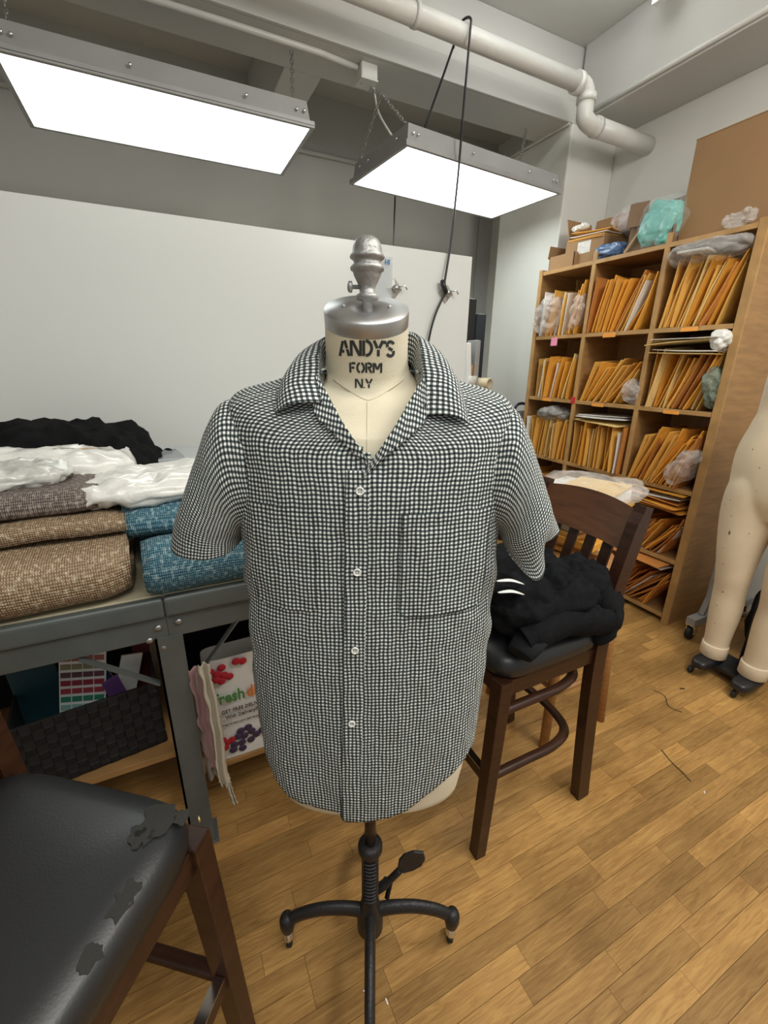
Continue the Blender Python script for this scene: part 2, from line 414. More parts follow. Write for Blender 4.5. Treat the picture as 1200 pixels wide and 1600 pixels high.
MB().tube([(1.36, 2.5, 3.153), (1.385, 2.5, 3.153)], .051, 18).build('pipe_collar', PIPEW, pp)
mb = MB().tube([(2.82, 2.77, 3.125), (2.82, 2.2, 3.125), (2.82, .2, 3.125)], .014, 8)
tag(mb.build('conduit', PIPEW), 'thin white conduit along the lower edge of the right ceiling beam', 'conduit')
mb = MB().tube([(2.765, 3.45, 3.10), (2.765, 3.1, 3.10), (2.765, 2.78, 3.10)], .012, 8)
tag(mb.build('conduit', PIPEW), 'thin white conduit running across the top of the column', 'conduit')
mb = MB().tube([(-1.6, 2.9, 3.085), (.5, 2.86, 3.085), (1.0, 2.86, 3.085), (1.22, 2.885, 3.085)], .015, 8)
tag(mb.build('conduit', PIPEW), 'white conduit under the beam leading to the junction box', 'conduit')
mb = MB().tube([(-1.6, 4.13, 3.13), (2.9, 4.13, 3.13)], .018, 8)
tag(mb.build('conduit', BACKW), 'grey conduit along the back wall behind the lamps', 'conduit')
jb = thing('junction_box', 'white electrical junction box under the beam between the two lamps', 'junction box', (1.275, 2.885, 3.1))
MB().box((0, 0, -.035), (.10, .10, .07)).build('box_body', PIPEW, jb, .008)
MB().box((0, 0, -.074), (.105, .105, .008)).build('cover_plate', PIPEW, jb, .002)
for sx in (-.03, .03): MB().tube([(sx, 0, -.076), (sx, 0, -.082)], .005, 8).build('screw', STEEL, jb)
jb2 = thing('junction_box', 'small white outlet box at the top back edge of the column', 'junction box', (2.735, 3.42, 3.06))
MB().box((0, 0, 0), (.08, .10, .07)).build('box_body', PIPEW, jb2, .006)
MB().box((-.043, 0, 0), (.006, .11, .08)).build('cover_plate', PIPEW, jb2, .002)

# ================================================================= hanging lamps
DIFF = mat('lit_prismatic_diffuser', (.93, 1.0, .975), .4, emit=7.0)
def link_mesh():
    P = [(0, math.cos(a) * .008, math.sin(a) * .008 + (.011 if math.sin(a) > 0 else -.011)) for a in np.linspace(0, 2 * math.pi, 14, endpoint=False)]
    return MB().tube(P, .0026, 6, closed=True)
def chain(parent, a, b, first=[None]):
    a, b = Vector(a), Vector(b); n = max(2, int((b - a).length / .031)); ch = bpy.data.objects.new('chain', None); COL.objects.link(ch); ch.parent = parent
    q = Vector((0, 0, 1)).rotation_difference((b - a).normalized())
    for i in range(n):
        if first[0] is None: o = link_mesh().build('chain_link', STEEL, ch); first[0] = o
        else: o = link_copy(first[0], ch)
        o.location = a.lerp(b, (i + .5) / n); o.rotation_mode = 'QUATERNION'
        o.rotation_quaternion = q @ Vector((1, 0, 0)).rotation_difference(Vector((0, 1, 0))) if i % 2 else q
def lamp(label, cx, cy, rz, chains):
    t = thing('hanging_fluorescent_lamp', label, 'lamp', (cx, cy, 2.57), rz, 'hanging fluorescent lamps')
    hx, hy, h = .61, .315, .10
    vs = []
    for k, z in ((1.0, 0.0), (1.0, .018), (.965, .022), (.945, h)):
        for sx, sy in ((-1, -1), (1, -1), (1, 1), (-1, 1)): vs.append((sx * (hx - (1 - k) * .5), sy * (hy - (1 - k) * .5), z))
    fs = [(4 * i + j, 4 * i + (j + 1) % 4, 4 * i + 4 + (j + 1) % 4, 4 * i + 4 + j) for i in range(3) for j in range(4)] + [(12, 13, 14, 15)]
    MB().add(vs, fs).build('housing', FIXG, t)
    fr = MB()
    fr.bb(-hx, hx, -hy, -hy + .02, -.008, .004); fr.bb(-hx, hx, hy - .02, hy, -.008, .004)
    fr.bb(-hx, -hx + .02, -hy + .02, hy - .02, -.008, .004); fr.bb(hx - .02, hx, -hy + .02, hy - .02, -.008, .004)
    fr.build('door_frame', FIXG, t, .002)
    B(-hx + .02, hx - .02, -hy + .02, hy - .02, -.003, .004).build('diffuser', DIFF, t)
    for x, y in ((-.56, -.30), (-.53, -.30), (.53, -.30), (.565, -.302), (-.15, -.305), (.3, -.305), (-.6, -.2), (-.6, .1), (-.6, .2)):
        MB().lathe([(.007, -.003), (.007, .003), (.004, .005)], 8, (x, y - .004, .055), Rx(math.pi / 2) if abs(x) < .59 else Ry(-math.pi / 2)).build('rivet', CHROME, t)
    for a, b in chains: chain(t, a, b)
    return t
inv = lambda p, cx, cy, rz: tuple(Rz(-rz) @ Vector((p[0] - cx, p[1] - cy, p[2] - 2.57)))
lamp('larger grey fluorescent lamp hanging at the left above the whiteboard', .2, 2.753, 0,
     [((.58 , -.06, .09), (.66, .19, .53)), ((.58, -.06, .09), (.585, -.25, .09)), ((-.58, -.06, .09), (-.58, .19, .53))])
r2 = math.radians(5.6)
lamp('grey fluorescent lamp hanging in front of the column by black cord', 1.85, 2.75, r2,
     [((-.56, .02, .34), inv((1.31, 2.92, 3.02), 1.85, 2.75, r2)), ((-.57, -.26, .10), (-.56, .02, .34)), ((-.57, .26, .10), (-.56, .02, .34)),
      ((.57, .05, .20), inv((2.56, 2.98, 3.1), 1.85, 2.75, r2)), ((.57, -.2, .10), (.57, .05, .2)), ((.57, .25, .10), (.57, .05, .2))])
tb = thing('fluorescent_tube', 'bare fluorescent tube fixed under the ceiling at the top edge', 'lamp', (0, 0, 0))
B(1.45, 2.75, 2.13, 2.21, 3.46, 3.53).build('batten', WHITEPLAS, tb, .005)
MB().tube([(1.5, 2.17, 3.41), (2.69, 2.17, 3.41)], .018, 14).build('tube', mat('lit_tube', (.95, 1, 1), .3, emit=13), tb)
for x in (1.48, 2.70): MB().bb(x - .02, x + .02, 2.14, 2.20, 3.385, 3.47).build('tube_holder', WHITEPLAS, tb, .006)

# cords
def cord(label, pts, r, m, n=40):
    return tag(MB().tube([tuple(p) for p in catmull(pts, n)], r, 8).build('cord', m), label, 'cord')
cord('black cord looped over the drain pipe and dropping past the lamp to the whiteboard',
     [(1.645, 2.56, 3.12), (1.65, 2.555, 3.19), (1.662, 2.50, 3.212), (1.668, 2.447, 3.19), (1.662, 2.436, 3.12), (1.615, 2.39, 2.75), (1.59, 2.365, 2.5), (1.545, 2.335, 2.15), (1.505, 2.315, 1.94), (1.52, 2.312, 1.90),
      (1.50, 2.318, 1.865), (1.45, 2.32, 1.76), (1.418, 2.325, 1.609), (1.40, 2.32, 1.35), (1.39, 2.28, 1.0)], .0062, BLACKPL, 70)
cord('thin black cord slanting from the drain pipe behind the lamp', [(1.637, 2.55, 3.12), (1.60, 2.66, 2.93), (1.565, 2.78, 2.75), (1.66, 3.22, 2.70), (1.684, 3.3, 2.6), (1.679, 3.3, 2.3), (1.67, 3.3, 1.9)], .006, BLACKPL)
cord('grey flexible lead from the junction box down to the lamp', [(1.325, 2.90, 3.05), (1.335, 2.9, 3.0), (1.33, 2.83, 2.88), (1.36, 2.72, 2.74), (1.40, 2.66, 2.66)], .006, PIPEW)
cord('thin grey wire hanging down the back wall beside the column', [(3.06, 4.135, 3.13), (3.06, 4.14, 2.6), (3.05, 4.135, 2.2), (3.07, 4.14, 1.7)], .004, FIXG)

# ================================================================= whiteboard
wb = thing('whiteboard', 'large plain whiteboard standing behind the cloth table', 'whiteboard', (0, 2.35, .922))
B(-1.75, 1.709, 0, .02, 0, 1.176).build('panel', BOARD, wb, .002)
B(-1.75, 1.709, -.03, 0, .10, .125).build('tray', mat('aluminium_tray', (.55, .56, .58), .4, .8), wb, .003)
for x in (-1.2, -.2, .5): B(x, x + .03, .02, .05, 0, 1.1).build('brace', DARKWOOD, wb)
def diamond_clip(label, x, z):
    t = thing('corner_clip', label, 'clip', (x, 2.35, z))
    vs = [(0, -.004, .036), (.028, -.004, 0), (0, -.004, -.036), (-.028, -.004, 0), (0, -.013, 0)]
    back = [(a, 0, c) for a, b, c in vs[:4]]
    MB().add(vs + back, [(0, 4, 1), (1, 4, 2), (2, 4, 3), (3, 4, 0), (0, 1, 6, 5), (1, 2, 7, 6), (2, 3, 8, 7), (3, 0, 5, 8)]).build('plate', mat('dull_nickel', (.55, .54, .51), .4, .6), t)
    MB().lathe([(.011, 0), (.012, .008), (.007, .015)], 12, (0, -.011, 0), Rx(math.pi / 2)).build('screw_cap', STEEL, t)
    t.scale = (1.7, 1.7, 1.5)
    MB().tube([(.01, -.02, .004), (.03, -.024, .008), (.036, -.024, -.004)], .003, 6).build('lever', CHROME, t)
diamond_clip('diamond shaped metal clip on the whiteboard holding the black cord', 1.535, 1.895)
diamond_clip('diamond shaped metal clip on the whiteboard just right of the form finial', 1.20, 1.893)
MB().tube([(1.49, 2.318, 1.955), (1.497, 2.315, 1.93), (1.515, 2.308, 1.89)], [.012, .016, .012], 10).build('cord_connector', BLACKPL)
tag(bpy.data.objects['cord_connector'], 'black inline plug on the cord at the whiteboard clip', 'connector')
pk = thing('blister_pack', 'clear hanging pack with blue lettering on the whiteboard behind the finial', 'packet', (1.13, 2.345, 1.92))
MB().box((0, -.008, 0), (.105, .012, .24)).build('pouch', CLEARBOX, pk, .004)
MB().box((0, -.001, -.085), (.10, .003, .05)).build('card', mat('pale_card', (.66, .70, .72), .5), pk)
text_mesh('HI', .032, 'print', mat('blue_print', (.03, .16, .42), .6), pk, Matrix.Translation((.005, -.0145, .083)) @ Matrix.Rotation(math.pi / 2, 4, 'X'), bold=.0012)

# things behind the whiteboard
cb = thing('side_cabinet', 'dark cabinet tucked behind the right end of the whiteboard', 'cabinet', (2.11, 3.065, 0))
B(-.26, .26, -.185, .185, 0, 1.30).build('body', BLACKPL, cb, .004)
B(-.262, .262, -.19, .19, 1.30, 1.325).build('top', mat('cabinet_top', (.5, .5, .48), .5), cb, .003)
def standing(name, label, cat, x, y, sx, sy, h, m, z=1.326, tilt=0):
    t = thing(name, label, cat, (x, y, z)); R = Ry(tilt)
    MB().box(R @ Vector((0, 0, h / 2)), (sx, sy, h), R).build('cover', m, t, .003)
    MB().box(R @ Vector((0, .004, h / 2 + .004)), (sx * .7, sy * .9, h - .004), R).build('pages', WHITEPL, t); return t
standing('portfolio', 'tall black portfolio behind the whiteboard edge', 'portfolio', 2.235, 3.06, .10, .03, .665, BLACKPL)
standing('portfolio', 'shorter black case standing nearest the column', 'case', 2.335, 3.06, .085, .06, .56, mat('navy_case', (.02, .026, .035), .4))
standing('binder', 'white binder leaning behind the whiteboard edge', 'binder', 2.165, 2.96, .04, .12, .34, WHITEPL, tilt=-.10)
standing('binder', 'grey binder standing beside the white binder', 'binder', 2.222, 2.96, .04, .12, .36, FIXG)
pot = thing('brush_pot', 'pale pot with brushes behind the whiteboard edge', 'pot', (2.19, 2.91, 1.326))
MB().lathe([(.03, 0), (.04, .10), (.036, .10), (.026, .01)], 16).build('cup', mat('marbled_cup', (.6, .57, .5), .4, var=.4, vscale=40), pot)
for i in range(4): MB().tube([(0, 0, .02), (.02 * math.cos(i * 1.9), .02 * math.sin(i * 1.9), .18)], .004, 6).build('handle', LIGHTWOOD, pot)
rl = thing('paper_roll', 'tan cardboard tube lying with a black band above the shirt shoulder', 'roll', (2.285, 2.94, 1.369))
Rr = Rz(-1.25) @ Ry(math.pi / 2)
MB().lathe([(.030, -.12), (.042, -.12), (.042, .1), (.030, .1), (.030, -.11)], 20, (0, 0, 0), Rr).build('tube_wall', mat('tan_roll', (.56, .47, .32), .6), rl)
MB().lathe([(.0435, -.10), (.0435, -.01)], 20, (0, 0, 0), Rr).build('band', BLACKPL, rl)

# ================================================================= dress form and shirt
FX, FY, FR = .308, .679, math.atan2(-.41380, .91037)
form = thing('dress_form', 'cream linen tailor dress form on a black cast iron stand', 'dress form', (FX, FY, 0), FR)
# local axes: x to the right of the form as seen, y away from the viewer, z up;  v = -y
TH = 220
def ip(tab, x): return float(np.interp(x, [t[0] for t in tab], [t[1] for t in tab]))
A_T = [(.50, .206), (.58, .214), (.65, .219), (.75, .229), (.9, .233), (1.05, .232), (1.15, .230), (1.26, .232)]
BF_T = [(.50, .105), (.58, .118), (.70, .124), (.9, .122), (1.1, .122), (1.26, .122)]
BB_T = [(.50, .11), (.65, .125), (.9, .115), (1.1, .11), (1.26, .11)]
def ringpt(th, wf, ws, wb_, a, bf, bb, n=2.35):
    s, c = math.sin(th), math.cos(th)
    u = a * sq(s, 2 / n); v = (bf if c > 0 else bb) * sq(c, 2 / n); k = c * c
    return np.array((u, -v, ws + k * ((wf if c > 0 else wb_) - ws)))
UPPER = [(1.26, 1.26, 1.26, .232, .122, .11, 2.35), (1.315, 1.350, 1.33, .233, .120, .108, 2.4), (1.37, 1.444, 1.40, .228, .112, .100, 2.5),
         (1.41, 1.475, 1.455, .150, .100, .085, 2.2), (1.442, 1.494, 1.497, .078, .086, .072, 2.0)]
def upper(th, t, ins=0.0):
    P = [ringpt(th, wf - ins * .6, ws - ins, wb_ - ins, a - ins, bf - ins, bb - ins, n) for wf, ws, wb_, a, bf, bb, n in UPPER]
    return catmull(P, 41)[int(round(t * 40))] if False else P
def hem(th):
    u = math.sin(th); front = math.cos(th) > 0
    if not front: return .70 + .03 * abs(u)
    tab = [(-1.0, .755), (-.9, .735), (-.80, .703), (-.70, .676), (-.45, .662), (-.215, .660), (-.195, .634), (.0, .641), (.2, .654), (.45, .685), (.7, .735), (.85, .765), (1.0, .775)]
    return ip(tab, u)
def torso_rows(ins, hemf, nlow=90, nup=60, fold=1.0):
    rows = []; ths = [2 * math.pi * j / TH - math.pi for j in range(TH)]
    low = np.linspace(0, 1, nlow, endpoint=False)
    ups = [catmull(upper(th, 0, ins), nup) for th in ths]
    # arc-length coordinate around the chest
    ref = [ringpt(th, 1.1, 1.1, 1.1, .232, .122, .11) for th in ths]
    U = np.zeros(TH); z0 = TH // 2
    for j in range(z0 + 1, TH): U[j] = U[j - 1] + np.linalg.norm(ref[j] - ref[j - 1])
    for j in range(z0 - 1, -1, -1): U[j] = U[j + 1] - np.linalg.norm(ref[j] - ref[j + 1])
    uv = []
    for t in low:
        r = []; q = []
        for j, th in enumerate(ths):
            h = hemf(th); ww = h + (1.26 - h) * t
            a, bf, bb = ip(A_T, ww) - ins, ip(BF_T, ww) - ins, ip(BB_T, ww) - ins
            p = ringpt(th, ww, ww, ww, a, bf, bb)
            if fold:
                k = max(0, (1.15 - ww) / .5)
                f = (.004 * math.sin(th * 7 + 1.3) * k * k + .0035 * nz(U[j] * 18, ww * 5, 3.3) + .0018 * nz(U[j] * 45, ww * 22, 9) +
                     .0012 * nz(U[j] * 130, ww * 40, 1))
                # drag folds running in from under the arms
                side = max(0, abs(math.sin(th)) - .55) / .45
                f += .004 * side * math.sin((ww * 55 + abs(U[j]) * 30) + 2 * nz(U[j] * 8, ww * 8, 0)) * max(0, 1 - abs(ww - 1.1) / .2)
                nn = np.array((math.sin(th), -math.cos(th), 0)); p = p + nn * f * fold
            r.append(p); q.append((U[j], ww))
        rows.append(r); uv.append(q)
    acc = [1.26] * TH
    for i in range(nup):
        r = []; q = []
        for j, th in enumerate(ths):
            p = ups[j][i].copy()
            if i: acc[j] += np.linalg.norm(ups[j][i] - ups[j][i - 1])
            if fold:
                f = (.003 * nz(U[j] * 16, acc[j] * 8, 3.3) + .0018 * nz(U[j] * 45, acc[j] * 22, 9) + .0012 * nz(U[j] * 130, acc[j] * 40, 1)) * fold
                nn = np.array((math.sin(th), -math.cos(th), .8 * min(1, i / nup * 1.5))); nn /= np.linalg.norm(nn); p = p + nn * f
            r.append(p); q.append((U[j], acc[j]))
        rows.append(r); uv.append(q)
    return rows, uv, ths

# linen body (hips to shoulders), then neck
rows, _, ths = torso_rows(.010, lambda th: .50, 40, 40, 0)
nb = 40
capc = np.array((-.007, -.013, 1.582)); tilt = math.radians(24)
def capring(r, dz):   # ring on the tilted neck plane
    ax = np.array((0, -math.sin(tilt), math.cos(tilt)))
    return [capc + ax * dz + np.array((r * math.sin(th), -r * math.cos(th) * math.cos(tilt), -r * math.cos(th) * math.sin(tilt))) for th in ths]
sh = rows[-14]; t1 = capring(.0655, -.028)
mid = [np.array((p[0], p[1], 0)) for p in sh]
neckrows = []
for k, (r, dz) in enumerate(((.0725, -.105), (.0685, -.085), (.0665, -.06), (.0655, -.03), (.0650, -.012))): neckrows.append(capring(r, dz))
base = rows[:-12]
bot = [[np.array((p[0] * k, p[1] * k, .50 - d)) for p in base[0]] for k, d in ((.5, .028), (.8, .022), (.93, .012))]
blend = []
s0 = base[-1]; s1 = neckrows[0]
for t in (.25, .5, .75):
    e = t * t * (3 - 2 * t)
    blend.append([np.array(((1 - t) * a[0] + t * b[0] , (1 - t) * a[1] + t * b[1], (1 - e) * a[2] + e * b[2])) for a, b in zip(s0, s1)])
BODYROWS = bot + base + blend + neckrows
# shift the hips up: the linen body ends a little under the shirt hem
for r in BODYROWS:
    for p in r:
        if p[2] < 1.0: p[2] = 1.0 - (1.0 - p[2]) * .765
body = MB().grid(BODYROWS, closed_u=True)
body.f.append(tuple(range(TH - 1, -1, -1))); body.sm.append(False)
body.build('torso', LINEN, form)
_v = [Vector(p) for r in BODYROWS for p in r]
BVB = BVHTree.FromPolygons(_v, [f for f in body.f if len(f) == 4])
def front_on(bvh, u, w, off=0.0):
    h = bvh.ray_cast(Vector((u, -.6, w)), Vector((0, 1, 0)))
    return None if h[0] is None else Vector((h[0].x, h[0].y - off, h[0].z))

# neck cap, finial
Rt = Matrix.Rotation(tilt, 3, 'X')
cc = Vector(capc)
MB().lathe([(.060, -.025), (.0648, -.025), (.0655, -.023), (.0655, -.004), (.0643, 0), (.030, .001), (.020, -.001), (.016, -.004), (.004, -.004)], 48, cc, Rt).build('neck_cap', STEEL, form)
for sx in (-.035, .035): MB().lathe([(.003, 0), (.003, .003), (.001, .004)], 8, cc + Rt @ Vector((sx, 0, .001)), Rt).build('cap_screw', STEEL, form)
fin = [(.008, 1.560), (.008, 1.583), (.0165, 1.584), (.0175, 1.589), (.0165, 1.593), (.012, 1.596), (.0120, 1.606), (.0145, 1.612), (.0205, 1.628), (.0220, 1.634),
       (.0250, 1.636), (.0258, 1.640), (.0245, 1.644), (.0215, 1.647), (.0205, 1.650), (.0215, 1.654), (.0255, 1.657), (.0262, 1.660), (.0250, 1.663), (.0225, 1.667), (.0220, 1.672), (.0205, 1.681), (.0165, 1.689), (.0095, 1.695), (.003, 1.697), (.001, 1.697)]
F = MB().lathe([(r, 1.594 + (z - 1.584) * .76) for r, z in fin], 28, (-.006, -.010, 0)).build('finial', CAST, form)
MB().lathe([(.003, 0), (.003, .012), (.008, .013), (.008, .018), (.004, .020)], 12, (-.016, -.012, 1.611), Ry(-math.pi / 2)).build('thumb_screw', CAST, F)

# stencilled lettering wrapped on the neck
def stroke(mb, pts, wd, place):
    """polyline stroke as a ribbon, placed on the neck"""
    P = [Vector((a, b)) for a, b in pts]; fine = [P[0]]
    for a, b in zip(P[:-1], P[1:]):
        n = max(1, int((b - a).length / .003)); fine += [a.lerp(b, i / n) for i in range(1, n + 1)]
    L = []; Rr_ = []
    for i, p in enumerate(fine):
        t = (fine[min(i + 1, len(fine) - 1)] - fine[max(i - 1, 0)]).normalized(); nrm = Vector((-t.y, t.x)) * wd / 2
        L.append(place(p + nrm)); Rr_.append(place(p - nrm))
    if any(q is None for q in L + Rr_): return
    mb.grid([L, Rr_], smooth=False)
def arc(cx, cy, rx, ry, a0, a1, n=10): return [(cx + rx * math.cos(math.radians(a0 + (a1 - a0) * i / n)), cy + ry * math.sin(math.radians(a0 + (a1 - a0) * i / n))) for i in range(n + 1)]
GL = {'A': [[(0, 0), (.30, .96)], [(.46, 1), (.62, .5)], [(.64, .44), (.78, 0)], [(.22, .30), (.40, .30)]],
      'N': [[(.06, 0), (.06, 1)], [(.16, .97), (.74, .03)], [(.82, 0), (.82, 1)]],
      'D': [[(.08, 0), (.08, 1)], [(.24, .96)] + arc(.24, .5, .48, .46, 90, -90, 12) + [(.24, .04)]],
      'Y': [[(0, 1), (.28, .52)], [(.72, 1), (.44, .52)], [(.36, .42), (.36, 0)]],
      "'": [[(.08, 1), (.08, .80)]],
      'S': [arc(.32, .74, .28, .22, 20, 215, 9), [(.14, .56), (.50, .42)], arc(.32, .25, .28, .22, 35, -160, 9)],
      'F': [[(.08, 0), (.08, 1)], [(.22, .94), (.64, .94)], [(.22, .50), (.52, .50)]],
      'O': [arc(.40, .5, .34, .47, 100, 260, 10), arc(.42, .5, .34, .47, 80, -80, 10)],
      'R': [[(.08, 0), (.08, 1)], [(.22, .95)] + arc(.34, .74, .28, .21, 90, -90, 8) + [(.22, .53)], [(.36, .46), (.64, 0)]],
      'M': [[(.06, 0), (.06, 1)], [(.18, .95), (.42, .35)], [(.48, .35), (.74, .95)], [(.86, 0), (.86, 1)]],
      '.': [[(.06, .0), (.06, .10)]]}
ADV = {'A': .92, 'N': 1.0, 'D': .90, 'Y': .80, "'": .24, 'S': .66, 'F': .76, 'O': .92, 'R': .80, 'M': .95, '.': .26}
def stencil(txt, uc, wbase, h, wtot, sw):
    tot = sum(ADV[c] for c in txt); k = wtot / tot; x = uc - wtot / 2; mb = MB()
    for c in txt:
        for st in GL[c]:
            stroke(mb, [(x + a * k, wbase + b * h) for a, b in st], sw, lambda p: front_on(BVB, p.x, p.y, .0006))
        x += ADV[c] * k
    mb.build('lettering', INK, form)
stencil("ANDY'S", -.006, 1.512, .0215, .083, .0042)
stencil('FORM', -.008, 1.488, .0145, .050, .0032)
stencil('N.Y', -.011, 1.4655, .0135, .027, .0028)
# seam lines of the linen cover
sm = MB()
P = [front_on(BVB, -.060 + .112 * i / 40, 1.4475 + .030 * (abs(i - 20) / 20) ** 1.35, .0005) for i in range(41)]
P = [p for p in P if p]
if len(P) > 3: sm.tube(P, .0007, 5)
P = [front_on(BVB, -.006, 1.36 + .085 * i / 20, .0003) for i in range(21)]
sm.tube([p for p in P if p], .0005, 5)
sm.build('seam', mat('linen_seam', (.55, .47, .34), .9), form)

# stand
MB().tube([(0, 0, .60), (0, 0, .33)], .0135, 16).build('pole', mat('dark_pole', (.05, .035, .028), .35, .6), form)
MB().lathe([(.0135, .402), (.026, .400), (.030, .392), (.030, .378), (.024, .366), (.0215, .36), (.0215, .20), (.026, .17), (.034, .13), (.034, .085), (.020, .08)], 24).build('pole_housing', IRON, form)
for i in range(12):
    MB().tube([(.014 * math.cos(a), -.0165 - .006 * math.sin(a) * 1.0, .352 - i * .0125) for a in np.linspace(math.pi * 1.0, 0, 8)], .0032, 6).build('spring_coil', IRON, form)
def leg_pts(a, L):
    d = Vector((math.sin(a), -math.cos(a), 0))
    return [d * r + Vector((0, 0, z)) for r, z in ((.015, .148), (.06, .158), (.12, .158), (L * .82, .140), (L, .112))]
for a in (0, math.pi / 2, math.pi, -math.pi / 2):
    L = .218
    P = [tuple(p) for p in catmull([tuple(p) for p in leg_pts(a, L)], 16)]
    lg = MB().tube(P, [.0145 - .003 * i / 15 for i in range(16)], 8, flat=1.5, up=(0, 0, 1)).build('leg', IRON, form)
    d = Vector((math.sin(a), -math.cos(a), 0)); e = d * L
    MB().lathe([(.006, .136), (.015, .132), (.0195, .12), (.0195, .098), (.015, .078), (.010, .07)], 16, e).build('leg_knob', IRON, lg)
    cs = bpy.data.objects.new('castor', None); COL.objects.link(cs); cs.parent = form; cs.location = e
    MB().lathe([(.008, .072), (.0115, .07), (.0115, .05), (.0125, .049), (.0125, .044), (.006, .042)], 14).build('stem', CHROME, cs)
    mb = MB()
    off = Vector((.0, .012, 0))
    MB().lathe([(.002, -.007), (.019, -.007), (.021, -.004), (.021, .004), (.019, .007), (.002, .007)], 20, off + Vector((0, 0, .0212)), Ry(math.pi / 2)).build('wheel', RUBBER, cs)
    for sx in (-.0095, .0095): MB().bar(off * .5 + Vector((sx, 0, .048)), off + Vector((sx, 0, .018)), .003, .014).build('fork', CHROME, cs)
pd = catmull([(.015, .02, .19), (.04, .02, .215), (.062, .02, .245), (.078, .02, .268)], 10)
MB().tube([tuple(p) for p in pd], [.012] * 4 + [.009] * 6, 8).build('pedal_arm', IRON, form)
prof = [(-.010, 0), (-.028, .028), (-.031, .052), (-.018, .076), (.004, .088), (.022, .073), (.030, .048), (.024, .024), (.010, 0)]
vs = []; Rp = Ry(math.radians(38)) 
for yy in (-.004, .004):
    for a, b in prof: vs.append(Vector((.078, .02, .264)) + Rp @ Vector((a, yy, b)))
n = len(prof)
MB().add(vs, [tuple(range(n - 1, -1, -1)), tuple(range(n, 2 * n))] + [(i, (i + 1) % n, n + (i + 1) % n, n + i) for i in range(n)]).build('foot_pedal', IRON, form, .002)
MB().tube([(.04, .03, .215), (.055, .05, .17), (.045, .03, .14)], .007, 8).build('pedal_link', IRON, form)

# ----------------------------------------------------------------- the shirt
PER = .0069
shirt = thing('shirt', 'black and white gingham short sleeve camp collar shirt worn by the dress form', 'shirt', (FX, FY, 0), FR)
rows, uv, ths = torso_rows(0.0, hem)
nr = len(rows)
allv = [Vector(p) for r in rows for p in r]
quads = [(i * TH + j, i * TH + (j + 1) % TH, (i + 1) * TH + (j + 1) % TH, (i + 1) * TH + j) for i in range(nr - 1) for j in range(TH)]
BVS = BVHTree.FromPolygons(allv, quads)
def vneck(p): return (p[1] < -.03 and p[2] > 1.468 and abs(p[0]) < .11) or p[1] < 0 and p[2] > 1.366 and abs(p[0] + .002) < (p[2] - 1.366) * .95 + .001
def half(front):
    keep = lambda i, j: (not vneck(rows[i][j])) and ((abs(ths[j] + math.pi / TH) <= math.pi / 2 + .02) == front)
    return keep
UV = [[(a / PER, b / PER) for a, b in r] for r in uv]
def solid(o, t=.0011, off=-1):
    m = o.modifiers.new('cloth_thickness', 'SOLIDIFY'); m.thickness = t; m.offset = off; return o
mb = MB().grid(rows, closed_u=True, uvs=UV, keep=half(True)); solid(mb.build('front', GING, shirt))
mb = MB().grid(rows, closed_u=True, uvs=UV, keep=half(False)); solid(mb.build('back', GING, shirt))
def patch(name, u0, u1, w0, w1, off, nu=18, nv=40, parent=None, top=None, bot=None, thick=.0012, shear=0.0, uoff=0.0, rnd=0.0):
    R_ = []; Q = []
    for i in range(nv + 1):
        r = []; q = []
        for j in range(nu + 1):
            u = u0 + (u1 - u0) * j / nu; ww = w0 + (w1 - w0) * i / nv
            if rnd:
                e = min(j, nu - j) / nu * (u1 - u0)
                if e < rnd: ww = max(ww, w0 + (rnd - e) * .8)
            u += shear * (ww - w1)
            p = front_on(BVS, u, ww, off)
            if p is None: p = Vector((u, r[-1].y if r else -.12, ww))
            r.append(p); q.append(((u + uoff) / PER, ww / PER))
        R_.append(r); Q.append(q)
    o = MB().grid(R_, uvs=Q).build(name, GING, parent or shirt); solid(o, thick, -1); return o
# placket: the overlapping edge of the front, running a little to the left
patch('placket', -.037, -.001, .643, 1.352, .0042, 8, 80, shear=.028, thick=.003)
pr = patch('pocket', .047, .196, 1.105, 1.285, .0018, 40, 60, uoff=.0004, thick=.0014, rnd=.012)
pl_ = patch('pocket', -.192, -.088, 1.112, 1.293, .0018, 40, 60, uoff=.0003, thick=.0014, rnd=.012)
THR = mat('dark_seam_thread', (.03, .035, .04), .9)
def seam(pts, parent, r=.0004, off=.0019):
    P = [front_on(BVS, u, ww, off) for u, ww in pts]; P = [p for p in P if p]
    if len(P) > 2: MB().tube(P, r, 5).build('stitch_line', THR, parent)
def dens(pts, n=24):
    P = [Vector((a, b)) for a, b in pts]; out = []
    for a, b in zip(P[:-1], P[1:]): out += [tuple(a.lerp(b, i / n)) for i in range(n)]
    return out + [tuple(P[-1])]
seam(dens([(.058, 1.2855), (.0465, 1.2855), (.0465, 1.252), (.0465, 1.115), (.058, 1.1045), (.19, 1.1045)]), pr)
seam(dens([(.0465, 1.252), (.196, 1.252)]), pr, .0002)
seam(dens([(-.192, 1.2935), (-.088, 1.2935), (-.0878, 1.256)]), pl_, .0003)
seam(dens([(-.192, 1.258), (-.088, 1.258)]), pl_, .0003)
seam([(-.0365 + .028 * (ww - 1.352), ww) for ww in np.linspace(.65, 1.35, 60)], shirt, .0006, .0044)

